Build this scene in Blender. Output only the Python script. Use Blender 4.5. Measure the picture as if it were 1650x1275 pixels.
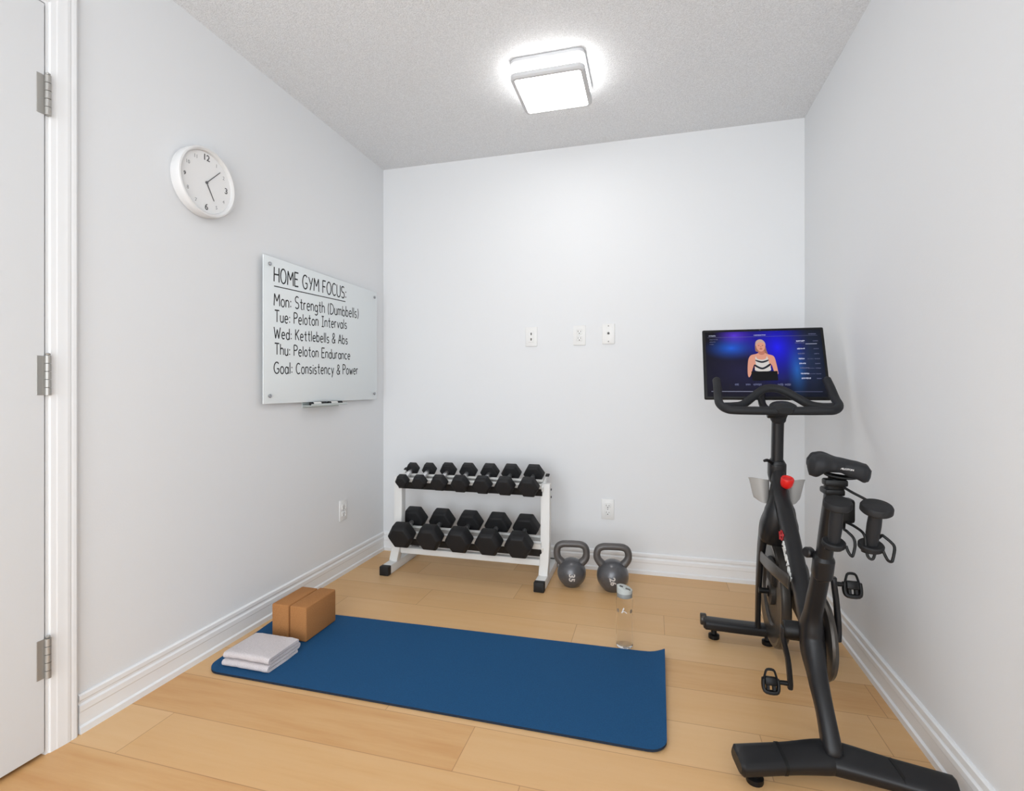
import bpy, bmesh, math, random
from mathutils import Vector, Matrix, noise

random.seed(7)
for o in list(bpy.data.objects):
    bpy.data.objects.remove(o, do_unlink=True)
SC = bpy.context.scene
COL = SC.collection
R = math.radians

# ------------------------------------------------------------------ camera, world fill, exposure
cam_data = bpy.data.cameras.new('camera')
cam_data.sensor_fit = 'HORIZONTAL'
cam_data.sensor_width = 36.0
cam_data.lens = 826.96 / 1650 * 36.0
cam_data.shift_y = -13.53 / 1650
cam_data.clip_start = 0.02
cam = bpy.data.objects.new('camera', cam_data)
cam.location = (0, 0, 1.05)
cam.rotation_euler = (R(90), 0, 0.2675)
COL.objects.link(cam)
SC.camera = cam

W = bpy.data.worlds.new('world_fill')  # even fill light, added to brighten the room from behind the camera
SC.world = W
W.use_nodes = True
W.node_tree.nodes['Background'].inputs[0].default_value = (0.905, 0.955, 1.0, 1)
W.node_tree.nodes['Background'].inputs[1].default_value = 4.7

SC.view_settings.view_transform = 'Standard'
SC.view_settings.look = 'None'
SC.view_settings.gamma = 1.0
SC.view_settings.use_curve_mapping = False
SC.view_settings.exposure = 0.0
LAMP = 12.8                                   # radiance of the ceiling lamp's diffuser
GLOW = 9.5                                   # radiance of its side band

# behind the camera the front wall is left out to let the added fill light in: a portal guides the sampling through that opening
pl = bpy.data.lights.new('opening_portal', 'AREA')
pl.shape = 'RECTANGLE'; pl.size = 2.42; pl.size_y = 2.44
pl.cycles.is_portal = True
po = bpy.data.objects.new('opening_portal', pl)
po.location = (-0.458, -1.40, 1.227); po.rotation_euler = (R(90), 0, 0)
COL.objects.link(po)

# room dimensions
XL, XR, YB, YF, H = -1.680, 0.764, 2.982, -1.40, 2.454

# ------------------------------------------------------------------ materials
def lin(r, g, b):
    f = lambda c: (c / 255 / 12.92) if c / 255 <= 0.04045 else ((c / 255 + 0.055) / 1.055) ** 2.4
    return (f(r), f(g), f(b), 1)

def mat(name, col, rough=0.5, metal=0.0, bump=0.0, scale=80, vary=0.0, spec=0.5, trans=0.0, ior=1.45, coat=0.0, stretch=None):
    m = bpy.data.materials.new(name); m.use_nodes = True
    nt = m.node_tree; b = nt.nodes['Principled BSDF']
    b.inputs['Base Color'].default_value = col
    b.inputs['Roughness'].default_value = rough
    b.inputs['Metallic'].default_value = metal
    b.inputs['Specular IOR Level'].default_value = spec
    b.inputs['Transmission Weight'].default_value = trans
    b.inputs['IOR'].default_value = ior
    b.inputs['Coat Weight'].default_value = coat
    if bump or vary:
        tc = nt.nodes.new('ShaderNodeTexCoord')
        mp = nt.nodes.new('ShaderNodeMapping')
        if stretch: mp.inputs['Scale'].default_value = stretch
        nz = nt.nodes.new('ShaderNodeTexNoise')
        nz.inputs['Scale'].default_value = scale; nz.inputs['Detail'].default_value = 4
        nt.links.new(tc.outputs['Object'], mp.inputs[0]); nt.links.new(mp.outputs[0], nz.inputs['Vector'])
        if bump:
            bp = nt.nodes.new('ShaderNodeBump')
            bp.inputs['Strength'].default_value = bump; bp.inputs['Distance'].default_value = 0.004
            nt.links.new(nz.outputs['Fac'], bp.inputs['Height']); nt.links.new(bp.outputs[0], b.inputs['Normal'])
        if vary:
            rp = nt.nodes.new('ShaderNodeValToRGB')
            lo = [max(0, c * (1 - vary)) for c in col[:3]] + [1]
            hi = [min(1, c * (1 + vary)) for c in col[:3]] + [1]
            rp.color_ramp.elements[0].color = lo; rp.color_ramp.elements[1].color = hi
            rp.color_ramp.elements[0].position = 0.3; rp.color_ramp.elements[1].position = 0.7
            nt.links.new(nz.outputs['Fac'], rp.inputs[0]); nt.links.new(rp.outputs[0], b.inputs['Base Color'])
    return m

def emit(name, col, strength=1.0):
    m = bpy.data.materials.new(name); m.use_nodes = True
    nt = m.node_tree; b = nt.nodes['Principled BSDF']
    b.inputs['Base Color'].default_value = (0.004, 0.004, 0.004, 1)
    b.inputs['Roughness'].default_value = 0.4
    b.inputs['Specular IOR Level'].default_value = 0.12
    b.inputs['Emission Color'].default_value = col
    b.inputs['Emission Strength'].default_value = strength
    return m

M = {}
M['wall'] = mat('painted_wall', (0.770, 0.784, 0.80, 1), 0.75, bump=0.06, scale=150, spec=0.25)
M['ceiling'] = mat('stippled_ceiling', (0.785, 0.80, 0.82, 1), 0.95, bump=0.9, scale=210, vary=0.12, spec=0.1)
M['trim'] = mat('white_trim', (0.83, 0.84, 0.85, 1), 0.38, bump=0.02, scale=40)
M['door'] = mat('white_door', (0.70, 0.712, 0.725, 1), 0.5, bump=0.03, scale=60)
M['hinge'] = mat('brushed_nickel', lin(168, 166, 162), 0.4, metal=0.55, bump=0.05, scale=200)
M['plate'] = mat('white_plastic', (0.80, 0.80, 0.79, 1), 0.35)
M['slot'] = mat('slot_grey', lin(110, 108, 104), 0.6)
M['screwdark'] = mat('dark_metal', lin(70, 70, 70), 0.4, metal=0.6)
M['mat'] = mat('blue_foam', lin(27, 76, 118), 0.82, bump=0.12, scale=260, vary=0.10, spec=0.25)
M['matedge'] = mat('mat_edge', lin(14, 30, 48), 0.8)
M['cork'] = mat('cork', lin(168, 117, 72), 0.85, bump=0.18, scale=260, vary=0.09, spec=0.2)
M['towel'] = mat('terry_cloth', lin(213, 206, 207), 0.95, bump=0.9, scale=330, vary=0.10, spec=0.1)
M['rackwhite'] = mat('white_powder_coat', lin(226, 226, 224), 0.4, bump=0.02, scale=120)
M['rubber'] = mat('black_rubber', lin(26, 26, 28), 0.6, bump=0.08, scale=190, vary=0.12, spec=0.4)
M['rubber2'] = mat('black_cap', lin(22, 22, 23), 0.6)
M['chrome'] = mat('chrome', (0.86, 0.86, 0.87, 1), 0.30, metal=1.0, bump=0.25, scale=420)
M['iron'] = mat('grey_enamel', lin(92, 92, 95), 0.28, metal=0.35, bump=0.10, scale=70, vary=0.07, coat=0.25)
M['ironh'] = mat('grey_enamel_handle', lin(92, 89, 88), 0.36, metal=0.25, bump=0.06, scale=90)
M['emboss'] = mat('light_grey_paint', lin(200, 196, 192), 0.5)
M['bike'] = mat('satin_black', lin(26, 26, 28), 0.36, bump=0.03, scale=200, spec=0.4)
M['bikegrip'] = mat('black_grip', lin(30, 31, 34), 0.62, bump=0.10, scale=300, spec=0.4)
M['bikeblack'] = mat('deep_black', lin(14, 14, 15), 0.45, spec=0.35)
M['bikegrey'] = mat('dark_grey_metal', lin(74, 70, 66), 0.35, metal=0.5, bump=0.03, scale=90)
M['wheelrim'] = mat('flywheel_metal', lin(120, 112, 100), 0.28, metal=0.9)
M['red'] = mat('red_plastic', lin(222, 30, 26), 0.35)
M['redlogo'] = mat('red_print', lin(190, 40, 45), 0.5)
M['print'] = mat('white_print', lin(225, 225, 222), 0.5)
M['tray'] = mat('translucent_grey', lin(168, 166, 163), 0.35)
M['ink'] = mat('black_marker', lin(26, 27, 30), 0.7)
M['boardw'] = mat('white_glass', lin(226, 232, 234), 0.12, coat=0.2)
M['boardedge'] = mat('glass_edge', lin(196, 204, 203), 0.2)
M['steel'] = mat('steel', lin(170, 172, 175), 0.25, metal=0.9)
M['clockrim'] = mat('white_clock_rim', lin(222, 222, 222), 0.35)
M['clockface'] = mat('clock_face', lin(232, 232, 232), 0.5)
M['clocknum'] = mat('grey_numeral', lin(88, 88, 90), 0.6)
M['clocknum2'] = mat('pale_numeral', lin(150, 150, 152), 0.6)
M['lampframe'] = mat('lamp_frame', lin(205, 206, 208), 0.4)
M['lampglow'] = emit('lamp_diffuser', (1.0, 0.985, 0.96, 1), LAMP)
M['lampside'] = emit('lamp_side_band', (1.0, 0.985, 0.96, 1), GLOW)
M['lid'] = mat('grey_lid', lin(140, 142, 140), 0.45)
M['lidlight'] = mat('light_grey_lid', lin(190, 194, 190), 0.4)
M['decal'] = mat('frosted_decal', lin(225, 222, 220), 0.6)
M['decaldark'] = mat('grey_decal', lin(140, 124, 108), 0.6)

def clear_mat(name, col, rough, ior):
    m = bpy.data.materials.new(name); m.use_nodes = True
    nt = m.node_tree; b = nt.nodes['Principled BSDF']
    b.inputs['Base Color'].default_value = col
    b.inputs['Roughness'].default_value = rough
    b.inputs['Transmission Weight'].default_value = 1.0
    b.inputs['IOR'].default_value = ior
    return m
M['clear'] = clear_mat('clear_plastic', (0.985, 0.985, 0.98, 1), 0.03, 1.12)

def floor_material():
    m = bpy.data.materials.new('maple_planks'); m.use_nodes = True
    nt = m.node_tree; N = nt.nodes; L = nt.links
    b = N['Principled BSDF']
    tc = N.new('ShaderNodeTexCoord'); sx = N.new('ShaderNodeSeparateXYZ')
    L.new(tc.outputs['Object'], sx.inputs[0])
    def mth(op, a, bb=None, c=None):
        n = N.new('ShaderNodeMath'); n.operation = op
        for i, v in enumerate((a, bb, c)):
            if v is None: continue
            if isinstance(v, (int, float)): n.inputs[i].default_value = v
            else: L.new(v, n.inputs[i])
        return n.outputs[0]
    PW, PL = 0.1915, 1.15
    yy = mth('DIVIDE', mth('SUBTRACT', sx.outputs['Y'], 1.117 - PW * 8), PW)
    row = mth('FLOOR', yy); fy = mth('FRACT', yy)
    wn = N.new('ShaderNodeTexWhiteNoise'); wn.noise_dimensions = '1D'
    L.new(mth('ADD', row, 3.37), wn.inputs['W'])
    xx = mth('ADD', mth('DIVIDE', sx.outputs['X'], PL), mth('MULTIPLY', wn.outputs['Value'], 7.3))
    col = mth('FLOOR', xx); fx = mth('FRACT', xx)
    cv = N.new('ShaderNodeCombineXYZ'); L.new(row, cv.inputs[0]); L.new(col, cv.inputs[1])
    w2 = N.new('ShaderNodeTexWhiteNoise'); w2.noise_dimensions = '2D'; L.new(cv.outputs[0], w2.inputs['Vector'])
    # grain: noise stretched along x, shifted per plank
    gm = N.new('ShaderNodeCombineXYZ')
    L.new(mth('ADD', mth('MULTIPLY', sx.outputs['X'], 2.2), mth('MULTIPLY', w2.outputs['Value'], 37.0)), gm.inputs[0])
    L.new(mth('MULTIPLY', sx.outputs['Y'], 26.0), gm.inputs[1])
    g = N.new('ShaderNodeTexNoise'); g.inputs['Scale'].default_value = 1.0; g.inputs['Detail'].default_value = 6
    g.inputs['Roughness'].default_value = 0.62; L.new(gm.outputs[0], g.inputs['Vector'])
    gm2 = N.new('ShaderNodeCombineXYZ')
    L.new(mth('ADD', mth('MULTIPLY', sx.outputs['X'], 1.5), mth('MULTIPLY', w2.outputs['Value'], 91.0)), gm2.inputs[0])
    L.new(mth('MULTIPLY', sx.outputs['Y'], 6.0), gm2.inputs[1])
    g2 = N.new('ShaderNodeTexNoise'); g2.inputs['Scale'].default_value = 1.0; g2.inputs['Detail'].default_value = 3
    L.new(gm2.outputs[0], g2.inputs['Vector'])
    tone = mth('ADD', mth('MULTIPLY', w2.outputs['Value'], 0.40),
               mth('ADD', mth('MULTIPLY', g.outputs['Fac'], 0.50), mth('MULTIPLY', g2.outputs['Fac'], 0.30)))
    rp = N.new('ShaderNodeValToRGB'); L.new(tone, rp.inputs[0])
    e = rp.color_ramp.elements
    e[0].position = 0.22; e[0].color = lin(196, 142, 86)
    e[1].position = 0.92; e[1].color = lin(222, 184, 137)
    k = e.new(0.5); k.color = lin(213, 169, 117)
    # seams
    s1 = mth('LESS_THAN', mth('MINIMUM', fy, mth('SUBTRACT', 1.0, fy)), 0.0065)
    s2 = mth('LESS_THAN', mth('MINIMUM', fx, mth('SUBTRACT', 1.0, fx)), 0.0011)
    seam = mth('MAXIMUM', s1, s2)
    mx = N.new('ShaderNodeMix'); mx.data_type = 'RGBA'
    L.new(mth('MULTIPLY', seam, 0.48), mx.inputs['Factor'])
    L.new(rp.outputs[0], mx.inputs['A']); mx.inputs['B'].default_value = lin(134, 86, 46)
    L.new(mx.outputs['Result'], b.inputs['Base Color'])
    rr = mth('ADD', 0.34, mth('MULTIPLY', g.outputs['Fac'], 0.14)); L.new(rr, b.inputs['Roughness'])
    b.inputs['Specular IOR Level'].default_value = 0.35
    bp = N.new('ShaderNodeBump'); bp.inputs['Strength'].default_value = 0.15; bp.inputs['Distance'].default_value = 0.001
    L.new(mth('SUBTRACT', mth('MULTIPLY', g.outputs['Fac'], 0.3), seam), bp.inputs['Height'])
    L.new(bp.outputs[0], b.inputs['Normal'])
    return m
M['floor'] = floor_material()

def display_material():
    """The picture of a dim blue-lit studio on the bike's display (u right, v up in the UV map)."""
    m = bpy.data.materials.new('display_picture'); m.use_nodes = True
    nt = m.node_tree; N = nt.nodes; L = nt.links
    b = N['Principled BSDF']
    b.inputs['Base Color'].default_value = (0.006, 0.006, 0.008, 1); b.inputs['Roughness'].default_value = 0.25
    b.inputs['Specular IOR Level'].default_value = 0.15
    uv = N.new('ShaderNodeUVMap'); uv.uv_map = 'UVMap'
    acc = None
    blobs = [((0.24, 0.72), (0.13, 0.10), lin(18, 84, 190), 1.0), ((0.27, 0.90), (0.10, 0.09), lin(80, 45, 190), 0.9),
             ((0.62, 0.72), (0.14, 0.30), lin(14, 10, 220), 1.0), ((0.40, 0.85), (0.16, 0.18), lin(24, 10, 150), 0.7),
             ((0.76, 0.40), (0.05, 0.22), lin(18, 90, 160), 0.8), ((0.86, 0.55), (0.14, 0.45), lin(26, 42, 74), 0.8),
             ((0.30, 0.40), (0.30, 0.40), lin(26, 22, 60), 0.7), ((0.62, 0.30), (0.2, 0.16), lin(10, 16, 70), 0.7)]
    for (cx, cy), (sx, sy), col, wgt in blobs:
        mp = N.new('ShaderNodeMapping'); mp.vector_type = 'TEXTURE'
        mp.inputs['Location'].default_value = (cx, cy, 0); mp.inputs['Scale'].default_value = (sx, sy, 1)
        L.new(uv.outputs[0], mp.inputs[0])
        gr = N.new('ShaderNodeTexGradient'); gr.gradient_type = 'QUADRATIC_SPHERE'
        mp2 = N.new('ShaderNodeMapping'); mp2.inputs['Scale'].default_value = (0.5, 0.5, 1)
        L.new(mp.outputs[0], mp2.inputs[0]); L.new(mp2.outputs[0], gr.inputs[0])
        mul = N.new('ShaderNodeVectorMath'); mul.operation = 'SCALE'
        mul.inputs[0].default_value = [c * wgt for c in col[:3]]
        L.new(gr.outputs['Fac'], mul.inputs['Scale'])
        if acc is None: acc = mul.outputs[0]
        else:
            ad = N.new('ShaderNodeVectorMath'); ad.operation = 'ADD'
            L.new(acc, ad.inputs[0]); L.new(mul.outputs[0], ad.inputs[1]); acc = ad.outputs[0]
    L.new(acc, b.inputs['Emission Color']); b.inputs['Emission Strength'].default_value = 1.15
    return m
M['display'] = display_material()
for nm, c in dict(skin=(214, 150, 128), skin2=(186, 118, 98), hair=(150, 104, 84), hairlight=(190, 160, 150), top=(206, 202, 198),
                  band=(30, 34, 44), tablet=(8, 8, 12), ui=(186, 190, 214), uidim=(92, 96, 128), lip=(150, 60, 62), eye=(70, 40, 36)).items():
    M['px_' + nm] = emit('screen_' + nm, lin(*c), 1.0)

# ------------------------------------------------------------------ mesh builder
class MB:
    def __init__(self): self.v = []; self.f = []; self.mi = []; self.cur = 0
    def add(self, verts, faces, T=None):
        n = len(self.v)
        for p in verts:
            p = Vector(p)
            self.v.append(T @ p if T is not None else p)
        for f in faces:
            self.f.append([i + n for i in f]); self.mi.append(self.cur)
        return self
    def box(self, x0, x1, y0, y1, z0, z1, r=0.0, seg=2, T=None):
        bm = bmesh.new()
        bmesh.ops.create_cube(bm, size=1.0)
        for v in bm.verts:
            v.co = Vector(((x0 + x1) / 2 + v.co.x * (x1 - x0), (y0 + y1) / 2 + v.co.y * (y1 - y0), (z0 + z1) / 2 + v.co.z * (z1 - z0)))
        if r > 0:
            bmesh.ops.bevel(bm, geom=list(bm.edges), offset=r, segments=seg, profile=0.5, affect='EDGES')
        return self.bm(bm, T)
    def bm(self, bm, T=None):
        bm.verts.index_update()
        self.add([v.co.copy() for v in bm.verts], [[v.index for v in f.verts] for f in bm.faces], T)
        bm.free(); return self
    def lathe(self, prof, seg=32, T=None):
        """prof: (r, z) from bottom to top, closed at the ends when r = 0"""
        vs, fs = [], []
        rings = []
        for r, z in prof:
            if r < 1e-6:
                rings.append([len(vs)]); vs.append((0, 0, z))
            else:
                rings.append(list(range(len(vs), len(vs) + seg)))
                vs += [(r * math.cos(2 * math.pi * i / seg), r * math.sin(2 * math.pi * i / seg), z) for i in range(seg)]
        for a, b in zip(rings, rings[1:]):
            for i in range(seg):
                j = (i + 1) % seg
                if len(a) == 1 and len(b) == 1: break
                if len(a) == 1: fs.append([a[0], b[j], b[i]])
                elif len(b) == 1: fs.append([a[i], a[j], b[0]])
                else: fs.append([a[i], a[j], b[j], b[i]])
        return self.add(vs, fs, T)
    def prism(self, poly, d0, d1, ax='x', T=None):
        """closed 2D polygon extruded along an axis; poly in the other two axes (in x,y,z order)"""
        n = len(poly)
        def P(a, d):
            return {'x': (d, a[0], a[1]), 'y': (a[0], d, a[1]), 'z': (a[0], a[1], d)}[ax]
        vs = [P(a, d0) for a in poly] + [P(a, d1) for a in poly]
        fs = [[i, (i + 1) % n, n + (i + 1) % n, n + i] for i in range(n)] + [list(range(n))[::-1], list(range(n, 2 * n))]
        return self.add(vs, fs, T)
    def sweep(self, path, rad, up=(0, 0, 1), n=2.0, seg=16, res=5, closed=False, T=None, round_caps=True):
        """tube along a smooth path; rad: one (a, b) or a list per point; a across, b along up; n = superellipse power"""
        P = [Vector(p) for p in path]
        if not isinstance(rad, list): rad = [rad] * len(P)
        rad = [(q, q) if isinstance(q, (int, float)) else q for q in rad]
        pts, rr = [], []
        m = len(P)
        rng = range(m if closed else m - 1)
        for i in rng:
            if closed: p0, p1, p2, p3 = P[(i - 1) % m], P[i], P[(i + 1) % m], P[(i + 2) % m]
            else:
                p1, p2 = P[i], P[i + 1]
                p0 = P[i - 1] if i > 0 else p1 * 2 - p2
                p3 = P[i + 2] if i + 2 < m else p2 * 2 - p1
            r1, r2 = rad[i], rad[(i + 1) % m]
            for k in range(res):
                t = k / res
                pts.append(0.5 * ((2 * p1) + (p2 - p0) * t + (2 * p0 - 5 * p1 + 4 * p2 - p3) * t * t + (3 * p1 - p0 - 3 * p2 + p3) * t ** 3))
                s = t * t * (3 - 2 * t)
                rr.append((r1[0] + (r2[0] - r1[0]) * s, r1[1] + (r2[1] - r1[1]) * s))
        if not closed: pts.append(P[-1]); rr.append(rad[-1])
        K = len(pts); upv = Vector(up).normalized()
        vs, fs, rings = [], [], []
        prev = None
        for i in range(K):
            if closed: t = pts[(i + 1) % K] - pts[(i - 1) % K]
            else: t = pts[min(i + 1, K - 1)] - pts[max(i - 1, 0)]
            t.normalize()
            s = t.cross(upv)
            if s.length < 0.15: s = prev if prev is not None else t.orthogonal()
            s = (s - t * s.dot(t)).normalized()
            if prev is not None and s.dot(prev) < 0: s = -s
            prev = s; u = s.cross(t).normalized()
            ring = []
            for k in range(seg):
                a = 2 * math.pi * k / seg; c, d = math.cos(a), math.sin(a)
                q = (abs(c) ** n + abs(d) ** n) ** (-1 / n)
                ring.append(len(vs)); vs.append(pts[i] + s * (c * q * rr[i][0]) + u * (d * q * rr[i][1]))
            rings.append(ring)
        pairs = list(zip(rings, rings[1:])) + ([(rings[-1], rings[0])] if closed else [])
        for a, b in pairs:
            for k in range(seg):
                j = (k + 1) % seg
                fs.append([a[k], b[k], b[j], a[j]])
        if not closed:
            for ring, c0, sgn in ((rings[0], pts[0], -1), (rings[-1], pts[-1], 1)):
                tt = (pts[1] - pts[0] if sgn < 0 else pts[-1] - pts[-2]).normalized() * sgn
                e = min(rr[0 if sgn < 0 else -1]) * 0.35 if round_caps else 0
                if e > 0:
                    r2 = []
                    for idx in ring:
                        r2.append(len(vs)); vs.append(c0 + (Vector(vs[idx]) - c0) * 0.78 + tt * e)
                    for k in range(seg):
                        j = (k + 1) % seg
                        fs.append([ring[j], ring[k], r2[k], r2[j]] if sgn < 0 else [ring[k], ring[j], r2[j], r2[k]])
                    ring = r2
                fs.append(ring[:] if sgn < 0 else ring[::-1])
        return self.add(vs, fs, T)
    def text(self, s, size, org, ux, uy, depth=0.0006, align='CENTER', squash=1.0, bold=0.0):
        c = bpy.data.curves.new('lettering', 'FONT'); c.body = s; c.size = size; c.align_x = align; c.align_y = 'CENTER'
        c.extrude = depth; c.offset = bold; c.resolution_u = 3
        ob = bpy.data.objects.new('lettering', c); COL.objects.link(ob)
        dg = bpy.context.evaluated_depsgraph_get(); dg.update()
        me = bpy.data.meshes.new_from_object(ob.evaluated_get(dg))
        ux, uy = Vector(ux).normalized(), Vector(uy).normalized(); uz = ux.cross(uy)
        vs = [Vector(org) + ux * (v.co.x * squash) + uy * v.co.y + uz * v.co.z for v in me.vertices]
        self.add(vs, [list(p.vertices) for p in me.polygons])
        bpy.data.objects.remove(ob, do_unlink=True); bpy.data.meshes.remove(me); bpy.data.curves.remove(c)
        return self
    def build(self, name, mats, parent=None, smooth=35, base=None):
        if not isinstance(mats, (list, tuple)): mats = [mats]
        me = bpy.data.meshes.new(name)
        off = Vector((0, 0, 0))
        if parent is not None:
            r = parent
            off = Vector(r.get('_w', (0, 0, 0)))
        elif base is not None: off = Vector(base)
        me.from_pydata([tuple(v - off) for v in self.v], [], self.f)
        for m_ in mats: me.materials.append(m_)
        me.polygons.foreach_set('material_index', self.mi)
        bm = bmesh.new(); bm.from_mesh(me); bmesh.ops.recalc_face_normals(bm, faces=bm.faces); bm.to_mesh(me); bm.free()
        if smooth:
            me.polygons.foreach_set('use_smooth', [True] * len(me.polygons))
            me.set_sharp_from_angle(angle=R(smooth))
        me.update()
        o = bpy.data.objects.new(name, me); COL.objects.link(o)
        if parent is not None:
            o.parent = parent; WORLD[o.name] = off
            o['_w'] = tuple(off)
        elif base is not None:
            o.location = base; o['_w'] = tuple(off)
        return o
WORLD = {}

def Z(axis, loc):
    """matrix that carries local +z to an axis, at loc"""
    q = Vector((0, 0, 1)).rotation_difference(Vector(axis).normalized())
    return Matrix.Translation(loc) @ q.to_matrix().to_4x4()

def thing(name, label, cat, loc=(0, 0, 0), group=None):
    o = bpy.data.objects.new(name, None); COL.objects.link(o)
    o.empty_display_size = 0.05; o.location = loc; o['_w'] = tuple(loc)
    tag(o, label, cat, group); return o
def tag(o, label, cat, group=None):
    o['label'] = label; o['category'] = cat
    if group: o['group'] = group
    return o
def struct(o, label=None):
    o['kind'] = 'structure'
    if label: o['label'] = label
    return o
def copy_tree(root):
    r = root.copy(); COL.objects.link(r)
    for ch in root.children:
        c = ch.copy(); COL.objects.link(c); c.parent = r
        for g in ch.children:
            d = g.copy(); COL.objects.link(d); d.parent = c
    return r

# ------------------------------------------------------------------ room shell
struct(MB().box(XL - 0.12, XR + 0.1, YF, YB + 0.1, -0.06, 0).build('floor', M['floor'], smooth=0))
struct(MB().box(XL - 0.12, XR + 0.1, YF, YB + 0.1, H, H + 0.06).build('ceiling', M['ceiling'], smooth=0))
struct(MB().box(XL - 0.12, XR + 0.1, YB, YB + 0.1, 0, H).build('wall_back', M['wall'], smooth=0))
struct(MB().box(XR, XR + 0.1, YF, YB, 0, H).build('wall_right', M['wall'], smooth=0))
DY0, DY1, DZ = 0.292, 1.072, 2.158          # rough opening of the door
w = MB().box(XL - 0.12, XL - 0.10, YF, YB, 0, H)
w.box(XL - 0.10, XL, YF, DY0, 0, H).box(XL - 0.10, XL, DY1, YB, 0, H).box(XL - 0.10, XL, DY0, DY1, DZ, H)
struct(w.build('wall_left', M['wall'], smooth=0))

BP = [(0, .118), (.005, .118), (.0095, .1135), (.0095, .101), (.0045, .0945), (.0045, .0885), (.0105, .0835), (.0105, .067), (.0085, .062), (.0085, .024), (.0155, .0195), (.0155, 0), (0, 0)]
struct(MB().prism([(XL + d, z) for d, z in BP], 1.150, YB - 0.001, 'y').build('baseboard_left', M['trim'], smooth=0))
struct(MB().prism([(YB - d, z) for d, z in BP], XL + 0.001, XR - 0.001, 'x').build('baseboard_back', M['trim'], smooth=0))
struct(MB().prism([(XR - d, z) for d, z in BP], YF, YB - 0.001, 'y').build('baseboard_right', M['trim'], smooth=0))

# door, its frame and hinges
fr = MB()
fr.box(XL - 0.09, XL + 0.008, 1.0605, DY1 - .0005, 0, DZ - .012)                # jambs and head
fr.box(XL - 0.09, XL + 0.008, DY0 + .0005, 0.3035, 0, DZ - .012)
fr.box(XL - 0.09, XL + 0.008, DY0 + .0005, DY1 - .0005, DZ - .012, DZ - .0005)
fr.box(XL - 0.075, XL - 0.036, 1.048, 1.0605, 0, DZ - .012)                      # stop
CP = [(0, 0), (.010, 0), (.012, .003), (.0132, .016), (.0142, .020), (.0152, .036), (.016, .045), (.0155, .052), (.0143, .056), (.0152, .061), (.0155, .069), (.012, .0745), (0, .0745)]
n = len(CP); vs, fs = [], []
for side in range(4):                                # one casing, mitred at its two upper corners
    for d, q in CP:
        vs.append((XL + .0005 + d, (1.0685 + q) if side < 2 else (0.2955 - q), 0 if side in (0, 3) else DZ - .004 + q))
for k in range(3):
    for i in range(n):
        j = (i + 1) % n; fs.append([k * n + i, k * n + j, (k + 1) * n + j, (k + 1) * n + i])
fs += [list(range(n)), list(range(3 * n, 4 * n))]
fr.add(vs, fs)
struct(fr.build('trim_1', M['trim'], smooth=0), 'white moulded casing around the door')
door = struct(MB().box(XL - 0.033, XL + 0.012, 0.308, 1.0565, 0.012, DZ - .017, r=.0015, seg=1).build('door_1', M['door'], smooth=0), 'flat white door closed at the left edge')
door['_w'] = (0, 0, 0)
for zc in (1.881, 1.083, 0.278):
    h = MB()
    for k in range(5):
        h.lathe([(0, 0), (.0075, 0.0006), (.0075, .0218), (0, .0224)], 16, Matrix.Translation((XL + .019, 1.0605, zc - .057 + k * .0229)))
    h.lathe([(0, 0), (.005, .001), (.006, .004), (.003, .007), (0, .007)], 12, Matrix.Translation((XL + .019, 1.0605, zc + .0575)))
    h.box(XL + .0118, XL + .0136, 1.036, 1.0575, zc - .056, zc + .056, r=.0006, seg=1)
    h.box(XL + .0083, XL + .0103, 1.0605, 1.078, zc - .056, zc + .056, r=.0006, seg=1)
    h.build('hinge', M['hinge'], door)['label'] = 'nickel hinge'

# ------------------------------------------------------------------ ceiling lamp
LX0, LX1, LY0, LY1 = -0.592, -0.272, 2.112, 2.424
lx, ly = (LX0 + LX1) / 2, (LY0 + LY1) / 2
lamp = thing('ceiling_light', 'square flat white ceiling light, glowing, with two rounded tiers', 'ceiling light', (lx, ly, H))
def rsq(hx, hy, r, n=8):
    pts = []
    for cx, cy, a0 in ((hx - r, hy - r, 0), (-hx + r, hy - r, 90), (-hx + r, -hy + r, 180), (hx - r, -hy + r, 270)):
        for k in range(n + 1):
            a = R(a0 + 90 * k / n); pts.append((lx + cx + r * math.cos(a), ly + cy + r * math.sin(a)))
    return pts
hx, hy = (LX1 - LX0) / 2, (LY1 - LY0) / 2
def ringed(outline_fn, zs):
    """stack of rounded-square outlines (inset, z), capped"""
    m_ = MB(); vs, fs = [], []
    rows = [outline_fn(i) for i, _ in zs]; n = len(rows[0])
    for row, (_, z) in zip(rows, zs): vs += [(p[0], p[1], z) for p in row]
    for a in range(len(zs) - 1):
        for k in range(n):
            j = (k + 1) % n; fs.append([a * n + k, a * n + j, (a + 1) * n + j, (a + 1) * n + k])
    fs.append(list(range(n))); fs.append(list(range((len(zs) - 1) * n, len(zs) * n)))
    return m_.add(vs, fs)
f_ = lambda i: rsq(hx - i, hy - i, max(.03 - i, .004))
ringed(f_, [(0.004, H - .0003), (0, H - .004), (0, H - .016), (.006, H - .020)]).build('base_plate', M['lampframe'], lamp)
ringed(f_, [(0.010, H - .0203), (.006, H - .024), (.006, H - .056), (.010, H - .0597)]).build('side_band', M['lampside'], lamp)['label'] = 'glowing side band'
rim = MB(); vs, fs = [], []
prof = [(.006, H - .060), (0, H - .064), (0, H - .080), (.006, H - .086), (.017, H - .087), (.017, H - .078), (.02, H - .060)]
rows = [f_(i) for i, _ in prof]; n = len(rows[0])
for row, (_, z) in zip(rows, prof): vs += [(p[0], p[1], z) for p in row]
for a in range(len(prof)):
    b_ = (a + 1) % len(prof)
    for k in range(n):
        j = (k + 1) % n; fs.append([a * n + k, a * n + j, b_ * n + j, b_ * n + k])
rim.add(vs, fs).build('frame', M['lampframe'], lamp)
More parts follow.
